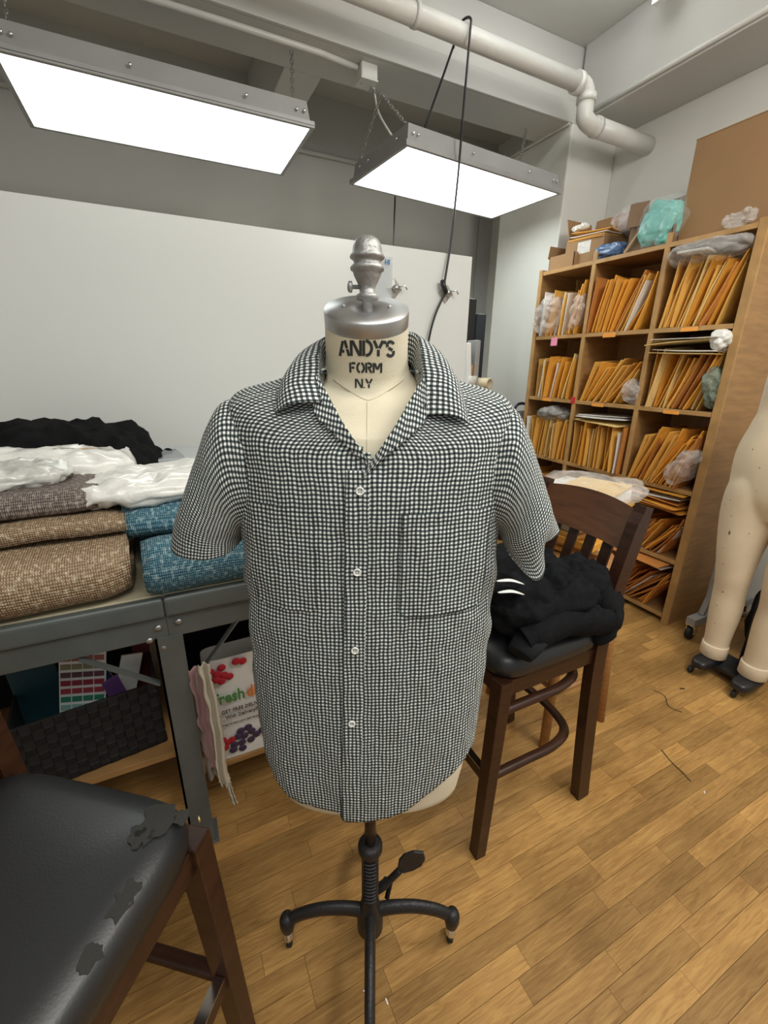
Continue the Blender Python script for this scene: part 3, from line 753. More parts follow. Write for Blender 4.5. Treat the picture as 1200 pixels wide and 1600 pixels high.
# buttons
BTN = mat('pearl_button', (.86, .86, .83), .25, coat=.4)
for bu, bw in ((-.016, 1.323), (-.021, 1.191), (-.026, 1.047), (-.033, .892)):
    p = front_on(BVS, bu, bw, .0055)
    bt = MB().lathe([(.001, .0022), (.0045, .0022), (.0050, .0034), (.0062, .0034), (.0066, .002), (.0060, 0), (.001, 0)], 20, p, Rx(math.pi / 2)).build('button', BTN, shirt)
    for sx in (-1, 1):
        for sy in (-1, 1):
            MB().lathe([(.0009, 0), (.0009, .0006)], 6, p + Vector((sx * .0016, -.0022, sy * .0016)), Rx(math.pi / 2)).build('button_hole', INK, bt)
    MB().box(p + Vector((.001, .0012, -.0095)), (.0016, .001, .008)).build('stitch', THR, bt)

# lapels
def sheet(name, inner, outer, nrow, ncol, lift, parent=shirt, bulge=.0, onto=None, rot=0.0, thick=.0016):
    I = catmull(inner, ncol); O = catmull(outer, ncol); R_ = []; Q = []
    du = np.concatenate([[0], np.cumsum(np.linalg.norm(np.diff((I + O) / 2, axis=0), axis=1))])
    for i in range(nrow + 1):
        t = i / nrow; r = []; q = []
        for j in range(ncol):
            p = I[j] * (1 - t) + O[j] * t
            b = bulge * math.sin(math.pi * t)
            c = np.array((p[0], p[1], 0)); L_ = np.linalg.norm(c); c = c / max(L_, 1e-6)
            p = p + c * b + np.array((0, 0, b * .7))
            if onto is not None:
                h = front_on(onto, p[0], p[2], lift)
                if h is not None and h.y < p[1]: p[1] = h.y
            f = .0012 * nz(p[0] * 40, p[2] * 40, 2)
            p = p + c * f
            r.append(Vector(p)); wd = np.linalg.norm(O[j] - I[j]) * t
            a, d = du[j], wd
            q.append(((a * math.cos(rot) - d * math.sin(rot)) / PER, (a * math.sin(rot) + d * math.cos(rot)) / PER))
        R_.append(r); Q.append(q)
    o = MB().grid(R_, uvs=Q).build(name, GING, parent); solid(o, thick, 0); return o
def fr(u, ww, off): 
    p = front_on(BVS, u, ww, off); return (u, p.y if p else -.1, ww)
lapL_in = [fr(-.004, 1.366, .010), fr(-.022, 1.394, .011), fr(-.044, 1.426, .012), (-.064, -.078, 1.458), (-.083, -.056, 1.486)]
lapL_out = [fr(-.005, 1.360, .006), fr(-.030, 1.382, .007), fr(-.056, 1.406, .008), fr(-.082, 1.430, .007), (-.086, -.080, 1.462)]
sheet('lapel', lapL_in, lapL_out, 10, 30, .005, onto=BVS, rot=.95)
lapR_in = [fr(-.002, 1.364, .013), fr(.018, 1.392, .013), fr(.040, 1.424, .013), (.062, -.078, 1.458), (.081, -.056, 1.486)]
lapR_out = [fr(-.014, 1.340, .006), fr(.022, 1.374, .008), fr(.050, 1.396, .009), fr(.080, 1.424, .007), (.084, -.078, 1.460)]
sheet('lapel', lapR_in, lapR_out, 10, 30, .005, onto=BVS, rot=-.95 + math.pi)
# camp collar: roll line high round the neck, falling to the two points
roll = [(-.071, -.090, 1.447), (-.080, -.062, 1.478), (-.082, -.020, 1.512), (-.078, .030, 1.540), (-.048, .068, 1.552), (0, .080, 1.555),
        (.046, .068, 1.555), (.074, .030, 1.548), (.080, -.020, 1.515), (.080, -.062, 1.478), (.078, -.092, 1.430)]
fall = [fr(-.140, 1.430, .008), fr(-.140, 1.456, .010), (-.136, -.025, 1.478), (-.122, .050, 1.490), (-.070, .108, 1.486), (0, .118, 1.482),
        (.070, .108, 1.488), (.118, .050, 1.496), (.135, -.025, 1.480), fr(.140, 1.452, .010), fr(.146, 1.417, .008)]
sheet('collar', roll, fall, 14, 90, .006, onto=BVS, bulge=.010, rot=.0, thick=.002)
stand = [(p[0] * .93, p[1] * .93, p[2] - .045 - .01 * (abs(k - 5) / 5)) for k, p in enumerate(roll)]
sheet('collar_stand', stand[1:-1], roll[1:-1], 6, 60, .0, thick=.0014)
# sleeves: control rings (outer, front, inner, back...) from armhole to hem
def ring(o, i, bf, bb, droop=0.0):
    o, i = np.array(o, float), np.array(i, float); c = (o + i) / 2; h = (o - i) / 2
    out = []
    for k in range(12):
        a = 2 * math.pi * k / 12; s, co = math.sin(a), math.cos(a)
        b = bf if s > 0 else bb
        p = c + h * sq(co, .9) + np.array((0, -b * sq(s, .9), -droop * max(0, s)))
        out.append(p)
    return out
def sleeve(rings, name='sleeve', seed=0):
    P, Q = loft(rings, 110, 70, PER)
    for i in range(len(P)):
        c = P[i].mean(axis=0)
        for j in range(len(P[i])):
            d = P[i][j] - c; d /= np.linalg.norm(d); t = i / len(P)
            f = .0035 * nz(P[i][j][0] * 22 + seed, P[i][j][1] * 22, P[i][j][2] * 10) + .0016 * nz(P[i][j][0] * 60, P[i][j][1] * 60 + seed, P[i][j][2] * 30)
            P[i][j] = P[i][j] + d * f
    rot = .35
    Q = [[(a * math.cos(0) , b) for a, b in r] for r in Q]
    P = [list(r) + [r[0]] for r in P]
    Q = [list(r) + [(r[0][0] + 2 * (r[-1][0] - r[-2][0]) * .5 + r[-1][0], r[0][1])] for r in Q]
    o = MB().grid(P, uvs=Q).build(name, GING, shirt); solid(o, .0016, -1); return o
sleeve([ring((-.196, 0, 1.436), (-.190, 0, 1.24), .080, .078), ring((-.236, 0, 1.441), (-.208, 0, 1.235), .086, .085), ring((-.264, 0, 1.404), (-.222, 0, 1.228), .086, .085),
        ring((-.303, 0, 1.322), (-.230, 0, 1.216), .080, .08), ring((-.336, 0, 1.250), (-.234, 0, 1.206), .076, .078), ring((-.353, 0, 1.203), (-.236, 0, 1.196), .074, .078, .012)])
hemR = [(.350, .0, 1.212), (.327, -.028, 1.207), (.303, -.05, 1.200), (.303, -.070, 1.168), (.294, -.077, 1.150), (.272, -.072, 1.155), (.246, -.035, 1.188), (.250, .02, 1.205), (.268, .05, 1.21), (.295, .06, 1.215), (.322, .05, 1.217), (.342, .025, 1.216)]
sleeve([ring((.196, 0, 1.432), (.190, 0, 1.24), .080, .078), ring((.236, 0, 1.436), (.206, 0, 1.235), .086, .085), ring((.262, 0, 1.398), (.222, 0, 1.228), .086, .085),
        ring((.293, .002, 1.330), (.232, 0, 1.216), .082, .08), ring((.322, .005, 1.268), (.240, -.01, 1.200), .078, .072, .012), hemR], seed=9)

# ================================================================= work table
def worktable(label, x0, x1, legs, shelf_z, shelf_y):
    t = thing('work_table', label, 'table', ((x0 + x1) / 2, 1.155, 0)); ox = (x0 + x1) / 2
    B(x0 - ox, x1 - ox, .012, 1.16, .90, .921).build('worktop', TOPW, t, .003)
    mb = B(x0 - ox, x1 - ox, -.012, .016, .862, .918); mb.build('front_lip', GREYST, t, .010, seg=3)
    B(x0 - ox, x1 - ox, 0, .012, .795, .862).build('apron', GREYST, t, .002)
    B(x0 - ox, x1 - ox, 1.14, 1.15, .795, .90).build('back_apron', GREYST, t, .002)
    for lx, yy in legs:
        mb = B(lx - ox, lx - ox + .068, yy, yy + .006, 0.0, .80); mb.bb(lx - ox, lx - ox + .006, yy, yy + .07, 0.0, .80)
        lg = mb.build('leg', GREYST, t)
        B(lx - ox - .006, lx - ox + .080, yy - .006, yy + .08, 0, .008).build('foot_plate', GREYST, lg, .002)
    B(x0 - ox + .02, x1 - ox - .02, shelf_y, 1.1, shelf_z - .022, shelf_z).build('shelf', SHELFW, t, .002)
    return t, ox
t1, ox1 = worktable('grey steel work table under the folded cloth at the left', -1.95, -.0735, [(-1.9, -.004), (-1.9, 1.07), (-.143, 1.07)], .365, .05)
t2, ox2 = worktable('grey steel work table joined on behind the dress form', -.0733, .80, [(-.108, -.006), (.70, -.004), (.70, 1.07), (-.06, 1.07)], .205, .10)
BOLT = lambda x, z, t, ox: MB().lathe([(.009, 0), (.009, .003), (.005, .006)], 12, (x - ox, -.001, z), Rx(math.pi / 2)).build('bolt', STEEL, t)
for x, z in ((-.095, .832), (-.12, .80)): BOLT(x, z, t1, ox1)
for x, z in ((-.045, .838), (-.09, .77)): BOLT(x, z, t2, ox2)
MB().bar((-.28 - ox1, .006, .79), (-.115 - ox1, .006, .655), .004, .022, (0, 1, 0)).build('brace', GREYST, t1)
MB().bar((.105 - ox2, .006, .80), (-.005 - ox2, .006, .665), .004, .022, (0, 1, 0)).build('brace', GREYST, t2)

# cloth on the table
TAN = weave('tan_gold_open_weave', (.20, .125, .068), (.66, .47, .30), (.88, .74, .54), 62, .55, .9)
MAUV = weave('mauve_brown_tweed', (.07, .05, .045), (.36, .29, .25), (.55, .48, .42), 70, .7, .8)
BLUE = weave('blue_tweed', (.025, .08, .12), (.17, .39, .48), (.50, .66, .68), 66, .8, .8)
def folded(name, label, m, path, thick, x0, x1, seed=0, nseg=26, skew=0.0, bulge=.006, yaw=0.0, pivot=(0, 0)):
    """a thick sheet folded along path (y,z) and extruded along x"""
    P = catmull([(a, b, 0) for a, b in path], 46)[:, :2]; n = len(P)
    T = np.gradient(P, axis=0); T /= np.linalg.norm(T, axis=1)[:, None]; Nn = np.stack([-T[:, 1], T[:, 0]], 1)
    out = np.concatenate([P + Nn * thick / 2, (P - Nn * thick / 2)[::-1]])
    arc_ = np.concatenate([[0], np.cumsum(np.linalg.norm(np.diff(P, axis=0), axis=1))]); arc_ = np.concatenate([arc_, 2 * arc_[-1] + thick - arc_[::-1]])
    rows_ = []; q_ = []
    for i in range(nseg + 1):
        t = i / nseg; r = []; q = []
        k = 1 - .12 * (1 - min(1, t / .06)) - .12 * (1 - min(1, (1 - t) / .06))
        for j, (a, b) in enumerate(out):
            cy, cz = P.mean(axis=0)
            x = x0 + (x1 - x0) * t + skew * (a - P[0][0]) + .012 * nz(arc_[j] * 9 + seed, 3.1, seed) * (1 if t < .5 else .5)
            yy = cy + (a - cy) * k + bulge * nz(x * 9, arc_[j] * 7, seed); zz = cz + (b - cz) * k + bulge * nz(x * 8, arc_[j] * 9, seed + 5)
            v = Rz(yaw) @ Vector((x - pivot[0], yy - pivot[1], 0)); r.append((v.x + pivot[0], v.y + pivot[1], max(zz, .9225))); q.append((x, arc_[j]))
        rows_.append(r + [r[0]]); q_.append(q + [q[0]])
    mb = MB().grid(rows_, uvs=q_)
    nn = len(rows_[0]); m2 = nn // 2
    for e in (0, nseg):
        for j in range(m2 - 1):
            f = (e * nn + j, e * nn + j + 1, e * nn + nn - 3 - j, e * nn + nn - 2 - j)
            mb.f.append(f if e else f[::-1]); mb.sm.append(False)
    return tag(mb.build(name, m), label, 'fabric')
folded('folded_fabric', 'tan and gold open weave cloth folded at the front edge of the table', TAN,
       [(1.58, .945), (1.3, .942), (1.185, .952), (1.155, .995), (1.19, 1.035), (1.36, 1.045), (1.52, 1.05), (1.57, 1.075), (1.50, 1.098), (1.35, 1.10), (1.26, 1.098)], .040, -.90, -.135, 3, yaw=math.radians(2), pivot=(-.135, 1.2))
folded('folded_fabric', 'mauve brown tweed cloth folded on top of the tan cloth', MAUV,
       [(1.62, 1.135), (1.45, 1.136), (1.33, 1.14), (1.315, 1.158), (1.35, 1.172), (1.5, 1.172), (1.62, 1.17)], .026, -.95, -.19, 8, yaw=math.radians(3), pivot=(-.2, 1.3))
folded('folded_fabric', 'blue tweed cloth folded in loops at the front of the table', BLUE,
       [(1.50, .946), (1.26, .944), (1.165, .946), (1.135, .990), (1.16, 1.034), (1.22, 1.040), (1.27, 1.018), (1.24, .992), (1.21, .99)], .044, -.105, .46, 5, yaw=math.radians(2), pivot=(-.1, 1.2))
folded('folded_fabric', 'second fold of blue tweed lying behind and above the blue loops', BLUE,
       [(1.52, 1.04), (1.42, 1.045), (1.33, 1.05), (1.30, 1.075), (1.34, 1.105), (1.42, 1.11), (1.52, 1.10)], .042, -.15, .44, 12)
blob('fabric_support', BLUE, (.15, 1.44, .985), (.55, .26, .13), .5, .4, .006, 12, 3)
tag(bpy.data.objects['fabric_support'], 'bottom layer of blue tweed under the upper fold', 'fabric')
blob('black_cloth', BLACKC, (-.42, 1.92, 1.105), (.78, .46, .38), .75, .7, .035, 7, 4, n=100, k=56, ridge=.022, flatten=-.183, wr=.012)
tag(bpy.data.objects['black_cloth'], 'heap of black cloth against the whiteboard at the left', 'fabric')
blob('black_cloth', BLACKC, (-.13, 1.99, 1.035), (.36, .34, .24), .8, .8, .03, 10, 11, n=80, k=44, ridge=.02, flatten=-.112, wr=.012)
tag(bpy.data.objects['black_cloth.001'], 'smaller ruffled black cloth at the right of the black heap', 'fabric')
cbx = thing('storage_box', 'clear plastic storage box with flat lid beside the black cloth', 'box', (.16, 1.98, .922))
mb = B(-.20, .20, -.13, .13, 0, .004)
for a in ((-.20, .20, -.13, -.127), (-.20, .20, .127, .13), (-.20, -.197, -.127, .127), (.197, .20, -.127, .127)): mb.bb(*a, .004, .21)
mb.build('tub', CLEARBOX, cbx)
mb = B(-.212, .212, -.142, .142, .222, .228); mb.bb(-.214, .214, -.144, -.138, .205, .226); mb.bb(-.214, .214, .138, .144, .205, .226); mb.bb(-.214, -.208, -.138, .138, .205, .226); mb.bb(.208, .214, -.138, .138, .205, .226)
mb.build('lid', CLEARBOX, cbx, .002)
B(-.17, .17, -.10, .10, .005, .12).build('contents', mat('folded_pale_cloth', (.5, .52, .55), .8), cbx, .01)
def bag(name, label, cat, m, c, d, seed, R=None, amp=.012, **k):
    return tag(blob(name, m, c, d, k.get('e1', .75), k.get('e2', .45), amp, k.get('freq', 16), seed, None, 84, 44, R, k.get('ridge', .006), k.get('flatten'), k.get('wr', .006)), label, cat)
pb = bag('poly_bag', 'white plastic wrapped garment lying across the blue tweed', 'package', WHITEP, (.05, 1.46, 1.155), (.66, .30, .085), 21, Rz(.10), .010, ridge=.008, freq=14)
fb = bag('printed_bag', 'white plastic bag with floral print at the far left of the table', 'bag', WHITEP, (-.42, 1.66, 1.185), (.60, .34, .115), 33, Rz(.12), .016, freq=9)
bag('poly_bag', 'crumpled grey translucent bag in front of the floral bag', 'bag', mat('grey_film', (.55, .54, .51), .25, coat=.4, bump=.5, bscale=30), (-.50, 1.43, 1.205), (.48, .2, .07), 35, Rz(.25), .012)
bag('poly_bag', 'lump of folded white garments filling the middle of the table', 'package', WHITEP, (.0, 1.72, 1.02), (.9, .30, .19), 36, None, .01, flatten=-.095)
bpy.context.view_layer.update()
def top_print(parent, cx, cy, cols, n, spread, seed):
    me = parent.data; bv = BVHTree.FromPolygons([v.co for v in me.vertices], [tuple(p.vertices) for p in me.polygons]); rg = random.Random(seed)
    for i in range(n):
        x, y_ = cx + rg.uniform(-1, 1) * spread[0], cy + rg.uniform(-1, 1) * spread[1]
        vs = []
        for k in range(8):
            a = k * math.pi / 4; r = rg.uniform(.006, .012) * (1 + .25 * math.cos(3 * a))
            h = bv.ray_cast(Vector((x + r * math.cos(a), y_ + r * math.sin(a), 3)), Vector((0, 0, -1)))
            vs.append((h[0] + Vector((0, 0, .0012))) if h[0] else Vector((x, y_, 1.2)))
        MB().add(vs, [tuple(range(8))]).build('flower_print', cols[i % len(cols)], parent)
PR = [mat('print_gold', (.62, .36, .06), .5), mat('print_green', (.10, .18, .08), .5), mat('print_cream', (.75, .55, .25), .5), mat('print_blue', (.08, .12, .2), .5)]
top_print(fb, -.27, 1.66, PR, 16, (.06, .035), 5)
top_print(fb, -.56, 1.58, [mat('print_red', (.65, .13, .04), .5)], 6, (.03, .02), 6)

# under the table: basket, carrier bag, rags
bk = thing('basket', 'black woven strap basket full of cards on the table shelf', 'basket', (-.325, 1.365, .367), .12)
hw, hd, hh = .175, .13, .225
mb = B(-hw, hw, -hd, hd, 0, .006)
for a in ((-hw, hw, -hd, -hd + .006), (-hw, hw, hd - .006, hd), (-hw, -hw + .006, -hd, hd), (hw - .006, hw, -hd, hd)): mb.bb(*a, 0, hh)
mb.build('body', mat('basket_black', (.011, .010, .011), .6), bk)
STR = mat('basket_strap', (.012, .011, .012), .6, spec=.25, bump=.3, bscale=150, stretch=(1, 1, 8))
cell = MB().add([(-.0125, 0, -.0125), (.0125, 0, -.0125), (.0125, 0, .0125), (-.0125, 0, .0125), (-.010, -.004, -.009), (.010, -.004, -.009), (.010, -.004, .009), (-.010, -.004, .009)],
                [(4, 5, 6, 7), (0, 1, 5, 4), (1, 2, 6, 5), (2, 3, 7, 6), (3, 0, 4, 7)]).build('strap', STR, bk); c0 = cell.data; bpy.data.objects.remove(cell)
for i in range(14):
    for j in range(9):
        if (i + j) % 2: continue
        o = bpy.data.objects.new('strap', c0); COL.objects.link(o); o.parent = bk; o.location = (-hw + .0125 + i * .025, -hd, .0125 + j * .025)
for i in range(10):
    for j in range(9):
        if (i + j) % 2: continue
        o = bpy.data.objects.new('strap', c0); COL.objects.link(o); o.parent = bk; o.location = (hw, -hd + .0125 + i * .026, .0125 + j * .025); o.rotation_euler = (0, 0, math.pi / 2)
sw = thing('swatch_card', 'white card with rows of coloured cloth swatches standing in the basket', 'swatch card', (-.345, 1.345, .50))
Rs = Rz(-.15) @ Ry(.14) @ Rx(-.12)
MB().box(Rs @ Vector((0, 0, .085)), (.12, .004, .22), Rs).build('card', WHITEPL, sw)
SWC = [(.35, .12, .10), (.25, .22, .12), (.14, .05, .07), (.32, .03, .05), (.40, .05, .07), (.03, .22, .14), (.25, .45, .42)]
for i in range(7):
    m = mat('swatch_colour_%d' % i, SWC[i], .8)
    for j in range(4): MB().box(Rs @ Vector((-.043 + j * .0285, -.003, .17 - i * .026)), (.025, .003, .016), Rs).build('swatch', m, sw)
def card(label, x, y, z, sx, h, m, rz=0, ty=0, name='folder', cat='folder'):
    t = thing(name, label, cat, (x, y, z)); R = Rz(rz) @ Ry(ty)
    MB().box(R @ Vector((0, 0, h / 2)), (sx, .008, h), R).build('cover', m, t, .002)
    MB().box(R @ Vector((.002, .006, h / 2 - .004)), (sx * .95, .004, h * .97), R).build('sheets', WHITEPL, t)
card('dark teal folder standing at the left in the basket', -.435, 1.38, .374, .11, .30, mat('teal_dark', (.008, .045, .06), .6), .1, -.05)
card('white curled paper sheet leaning right of the swatch card', -.265, 1.36, .40, .06, .24, WHITEPL, .3, .3, 'paper_sheet', 'paper')
card('purple packet standing in the right end of the basket', -.215, 1.33, .38, .045, .23, mat('purple', (.12, .05, .18), .4), .4, -.2, 'packet', 'packet')
card('blue packet beside the purple packet in the basket', -.235, 1.38, .38, .045, .24, mat('blue_packet', (.03, .06, .15), .4), .2, -.25, 'packet', 'packet')
card('dark red packet at the back of the basket under the brace', -.20, 1.43, .38, .05, .27, mat('dark_red', (.13, .02, .03), .5), .1, .1, 'packet', 'packet')

fd = thing('carrier_bag', 'white grocery carrier bag printed with berries on the lower shelf', 'bag', (.115, 1.31, .207))
rows_ = []
for i in range(13):
    z = .40 * i / 12; r = []
    for k in range(28):
        a = 2 * math.pi * k / 28; x = sq(math.cos(a), .35) * (.125 - .004 * math.sin(z * 20)); y_ = sq(math.sin(a), .5) * (.05 - .02 * z)
        r.append((x, y_ + .003 * nz(x * 20, z * 14, 1), z))
    rows_.append(r + [r[0]])
MB().grid(rows_).build('bag_body', mat('white_grocery_bag', (.70, .67, .63), .45, bump=.35, bscale=16), fd)
GRN, ORG, BLK = mat('print_leaf_green', (.06, .22, .05), .5), mat('print_orange', (.62, .17, .02), .5), mat('print_black', (.04, .04, .04), .5)
def bagtext(t, x, z, size, m, bold=0.0, sx=.9): text_mesh(t, size, 'lettering', m, fd, Matrix.Translation((x, -.0545, z)) @ Matrix.Rotation(math.pi / 2, 4, 'X'), .0008, bold, sx)
bagtext('fresh', -.098, .238, .060, GRN, .0012, .78); bagtext('direct', .0005, .238, .060, ORG, .0012, .78)
bagtext('GET FREE DELIVERY', -.083, .196, .0185, BLK, .0002, .9); bagtext('With DeliveryPass', -.072, .172, .0185, BLK, .0002, .9)
bagtext('freshdirect.com/deliverypass', -.085, .145, .013, BLK, 0, .9)
REDB, PURB = mat('print_red_berry', (.42, .015, .03), .4), mat('print_purple_berry', (.05, .03, .07), .4)
def berry(x, z, r, m):
    MB().lathe([(r, 0), (r * .9, .0008), (r * .2, .0012)], 14, (x, -.0535, z), Rx(math.pi / 2)).build('berry_print', m, fd)
rg = random.Random(2)
for x, z in ((-.10, .37), (-.08, .355), (-.085, .335), (-.065, .375), (-.06, .345), (-.07, .325), (-.045, .335), (-.02, .385), (0, .38)): berry(x, z, .0135, REDB)
for x, z in ((-.09, .09), (-.075, .075), (-.095, .07), (-.06, .08), (-.085, .055)): berry(x, z, .013, REDB)
for x, z in ((-.03, .105), (-.005, .11), (-.04, .085), (-.02, .08), (.005, .09), (.02, .07), (-.055, .055), (-.03, .055), (0, .055), (.04, .08), (.05, .065), (-.06, .035), (-.03, .03), (.06, .10), (.05, .34), (.065, .355)): berry(x, z, .0135, PURB)
def rag(label, m, pts, wd, seed):
    P = catmull(pts, 40); cols = []
    for c in range(9):
        f = c / 8 - .5; col = []
        for i, p in enumerate(P):
            k = wd * (1 + .35 * nz(i * .25, seed, 0)) + (.006 * nz(i * 1.1, seed * 3, c) if c in (0, 8) else 0)
            col.append((p[0] + f * k + .004 * nz(i * .2, seed, 8), p[1] + .010 * math.sin(f * 9 + seed + i * .08) + .004 * nz(f * 9, i * .3, seed), p[2]))
        cols.append(col)
    o = MB().grid(cols).build('cloth_strip', m); solid(o, .0015, 0); tag(o, label, 'cloth')
rag('cream cloth strip hanging from the table leg brace', mat('cream_strip', (.52, .46, .36), .9, var=.1), [(.0, 1.135, .70), (.005, 1.128, .60), (.012, 1.122, .45), (.010, 1.118, .33), (.016, 1.118, .25)], .028, 1)
rag('dusty pink cloth strip hanging behind the cream strip', mat('pink_strip', (.42, .25, .25), .9, var=.2), [(-.02, 1.155, .68), (-.012, 1.150, .55), (-.010, 1.15, .42), (.0, 1.15, .30)], .045, 2)
rag('ragged grey beige cloth hanging against the grey leg', mat('beige_strip', (.36, .31, .26), .9, var=.2), [(-.025, 1.165, .66), (-.03, 1.165, .5), (-.022, 1.165, .36), (-.02, 1.165, .25)], .03, 3)
rag('narrow twisted end of cloth dangling below the cream strip', mat('cream_strip2', (.50, .44, .35), .9), [(.020, 1.120, .27), (.024, 1.122, .22), (.034, 1.118, .17)], .014, 4)
blob('dark_bundle', BLACKC, (.16, 1.62, .45), (.5, .4, .48), .6, .6, .03, 9, 17)
tag(bpy.data.objects['dark_bundle'], 'dark bundle of cloth behind the grocery bag under the table', 'fabric')
blob('dark_bundle', BLACKC, (-.62, 1.75, .56), (.9, .4, .38), .6, .6, .03, 9, 18)
tag(bpy.data.objects['dark_bundle.001'], 'dark bundle of cloth behind the basket under the table', 'fabric')

# ================================================================= bar stools
def stool(label, loc, rz, torn=False, wood=DARKWOOD):
    t = thing('bar_stool', label, 'stool', loc, rz, 'dark wooden bar stools')
    S = .205; zt = .725
    # seat pad
    rws = []
    prof = [(0.0, .655), (.55, .655), (.94, .656), (1.0, .665), (1.012, .685), (.99, .707), (.93, .722), (.75, .731), (.4, .737), (.02, .739)]
    for k, z in prof:
        r = []
        for j in range(56):
            a = 2 * math.pi * j / 56; r.append((sq(math.cos(a), .36) * S * k * 1.03, sq(math.sin(a), .36) * S * k, z))
        rws.append(r + [r[0]])
    MB().grid(rws).build('seat', VINYL, t)
    if torn:
        def top(x, y):
            k = max(abs(x) / (S * 1.03), abs(y) / S); k = min(k, 1.0)
            return float(np.interp(k, [.02, .4, .75, .93, .99, 1.0], [.739, .737, .731, .722, .707, .69])) + .0012
        rg_ = random.Random(4)
        for cx_, cy_, rx_, ry_ in ((-.160, -.152, .028, .032), (-.150, -.125, .018, .016), (-.188, -.050, .014, .026), (-.192, .015, .010, .018), (-.190, -.172, .010, .014)):
            vs = [(cx_, cy_, top(cx_, cy_))]; 
            for q_ in range(2):
                for k in range(18):
                    a = 2 * math.pi * k / 18; rr = (.5 if q_ == 0 else 1) * (1 + .65 * nz(k * .9, cx_ * 30, cy_ * 30))
                    x = max(-S * 1.025, cx_ + rx_ * rr * math.cos(a)); y_ = max(-S * .995, cy_ + ry_ * rr * math.sin(a)); vs.append((x, y_, top(x, y_)))
            fs = [(0, 1 + k, 1 + (k + 1) % 18) for k in range(18)] + [(1 + k, 19 + k, 19 + (k + 1) % 18, 1 + (k + 1) % 18) for k in range(18)]
            MB().add(vs, fs, True).build('worn_patch', VINYLW, t)
        MB().lathe([(.006, 0), (.005, .003), (.002, .004)], 10, (-.200, -.196, .69), Rz(math.pi / 4) @ Ry(-math.pi / 2)).build('upholstery_tack', mat('brass', (.6, .45, .2), .3, .9), t)
    mb = MB()
    for a, b in (((-.19, -.185, .63), (.19, -.185, .63)), ((-.19, .185, .63), (.19, .185, .63)), ((-.19, -.185, .63), (-.19, .185, .63)), ((.19, -.185, .63), (.19, .185, .63))):
        MB().bar(a, b, .022, .052).build('seat_rail', wood, t, .002)
    for sy in (-1, 1):
        MB().bar((-.19, sy * .185, .66), (-.225, sy * .20, 0), .044, .044, (1, 0, 0), .86).build('leg', wood, t, .003)
        P = [tuple(p) for p in catmull([(.245, sy * .197, 0), (.215, sy * .193, .30), (.195, sy * .188, .62), (.21, sy * .188, .80), (.248, sy * .188, .98), (.283, sy * .188, 1.115)], 22)]
        R_ = []
        for i, p in enumerate(P):
            tt = Vector(P[min(i + 1, 21)]) - Vector(P[max(i - 1, 0)]); tt.normalize(); nx = Vector((tt.z, 0, -tt.x)); ny = Vector((0, 1, 0)); wdx = .026 if i < 20 else .018
            R_.append([Vector(p) + nx * a * wdx + ny * b * .018 for a, b in ((-1, -1), (1, -1), (1, 1), (-1, 1), (-1, -1))])
        mb = MB().grid(R_, smooth=False); mb.f.append(tuple(21 * 5 + k for k in range(4))); mb.sm.append(False); mb.f.append((3, 2, 1, 0)); mb.sm.append(False)
        mb.build('back_post', wood, t)
    # crest rail, slightly bowed, with shaped top
    R_ = []
    for i in range(21):
        y_ = -.180 + .36 * i / 20; s_ = 1 - (y_ / .18) ** 2; bow = .028 * s_; up = .016 * max(0, s_)
        r = []
        for x, z in ((-.013, .975), (.013, .97), (.036, 1.05), (.046, 1.085 + up), (.026, 1.097 + up), (.014, 1.06)): r.append((.246 + x + bow, y_, z))
        R_.append(r + [r[0]])
    MB().grid(R_, smooth=False).build('crest_rail', REDWOOD, t, 0)
    R_ = []
    for yy in (-.105, -.035, .035, .105):
        b = .028 * (1 - (yy / .18) ** 2)
        MB().bar((.205 + b * .3, yy, .72), (.262 + b, yy, 1.0), .036, .011, (1, 0, 0)).build('slat', wood, t, .002)
    MB().bar((.20, -.19, .735), (.20, .19, .735), .02, .05).build('back_rail', wood, t, .002)
    # bent footrails
    for z, xb in ((.30, .17), (.545, .16)):
        U = [(-.205, -.186, z), (-.05, -.186, z), (xb - .10, -.184, z), (xb - .01, -.15, z), (xb + .02, -.06, z), (xb + .02, .06, z), (xb - .01, .15, z), (xb - .10, .184, z), (-.05, .186, z), (-.205, .186, z)]
        MB().tube([tuple(p) for p in catmull(U, 44)], .0165, 8, flat=.8, up=(0, 0, 1)).build('bent_stretcher', wood, t)
    MB().bar((-.208, -.18, .30), (-.208, .18, .30), .024, .036).build('foot_rail', wood, t, .003)
    MB().bar((-.209, -.17, .321), (-.209, .17, .321), .022, .003).build('kick_plate', CHROME, t)
    for x, y_, z in ((-.2, -.2, .64),): pass
    return t
stool('dark wooden bar stool with a torn black vinyl seat in the left foreground', (-.322, .600, 0), math.radians(142.3), True).scale = (1, 1, 1.075)
stool('dark wooden bar stool holding a black hooded sweatshirt, right of the form', (.945, .945, 0), 0)

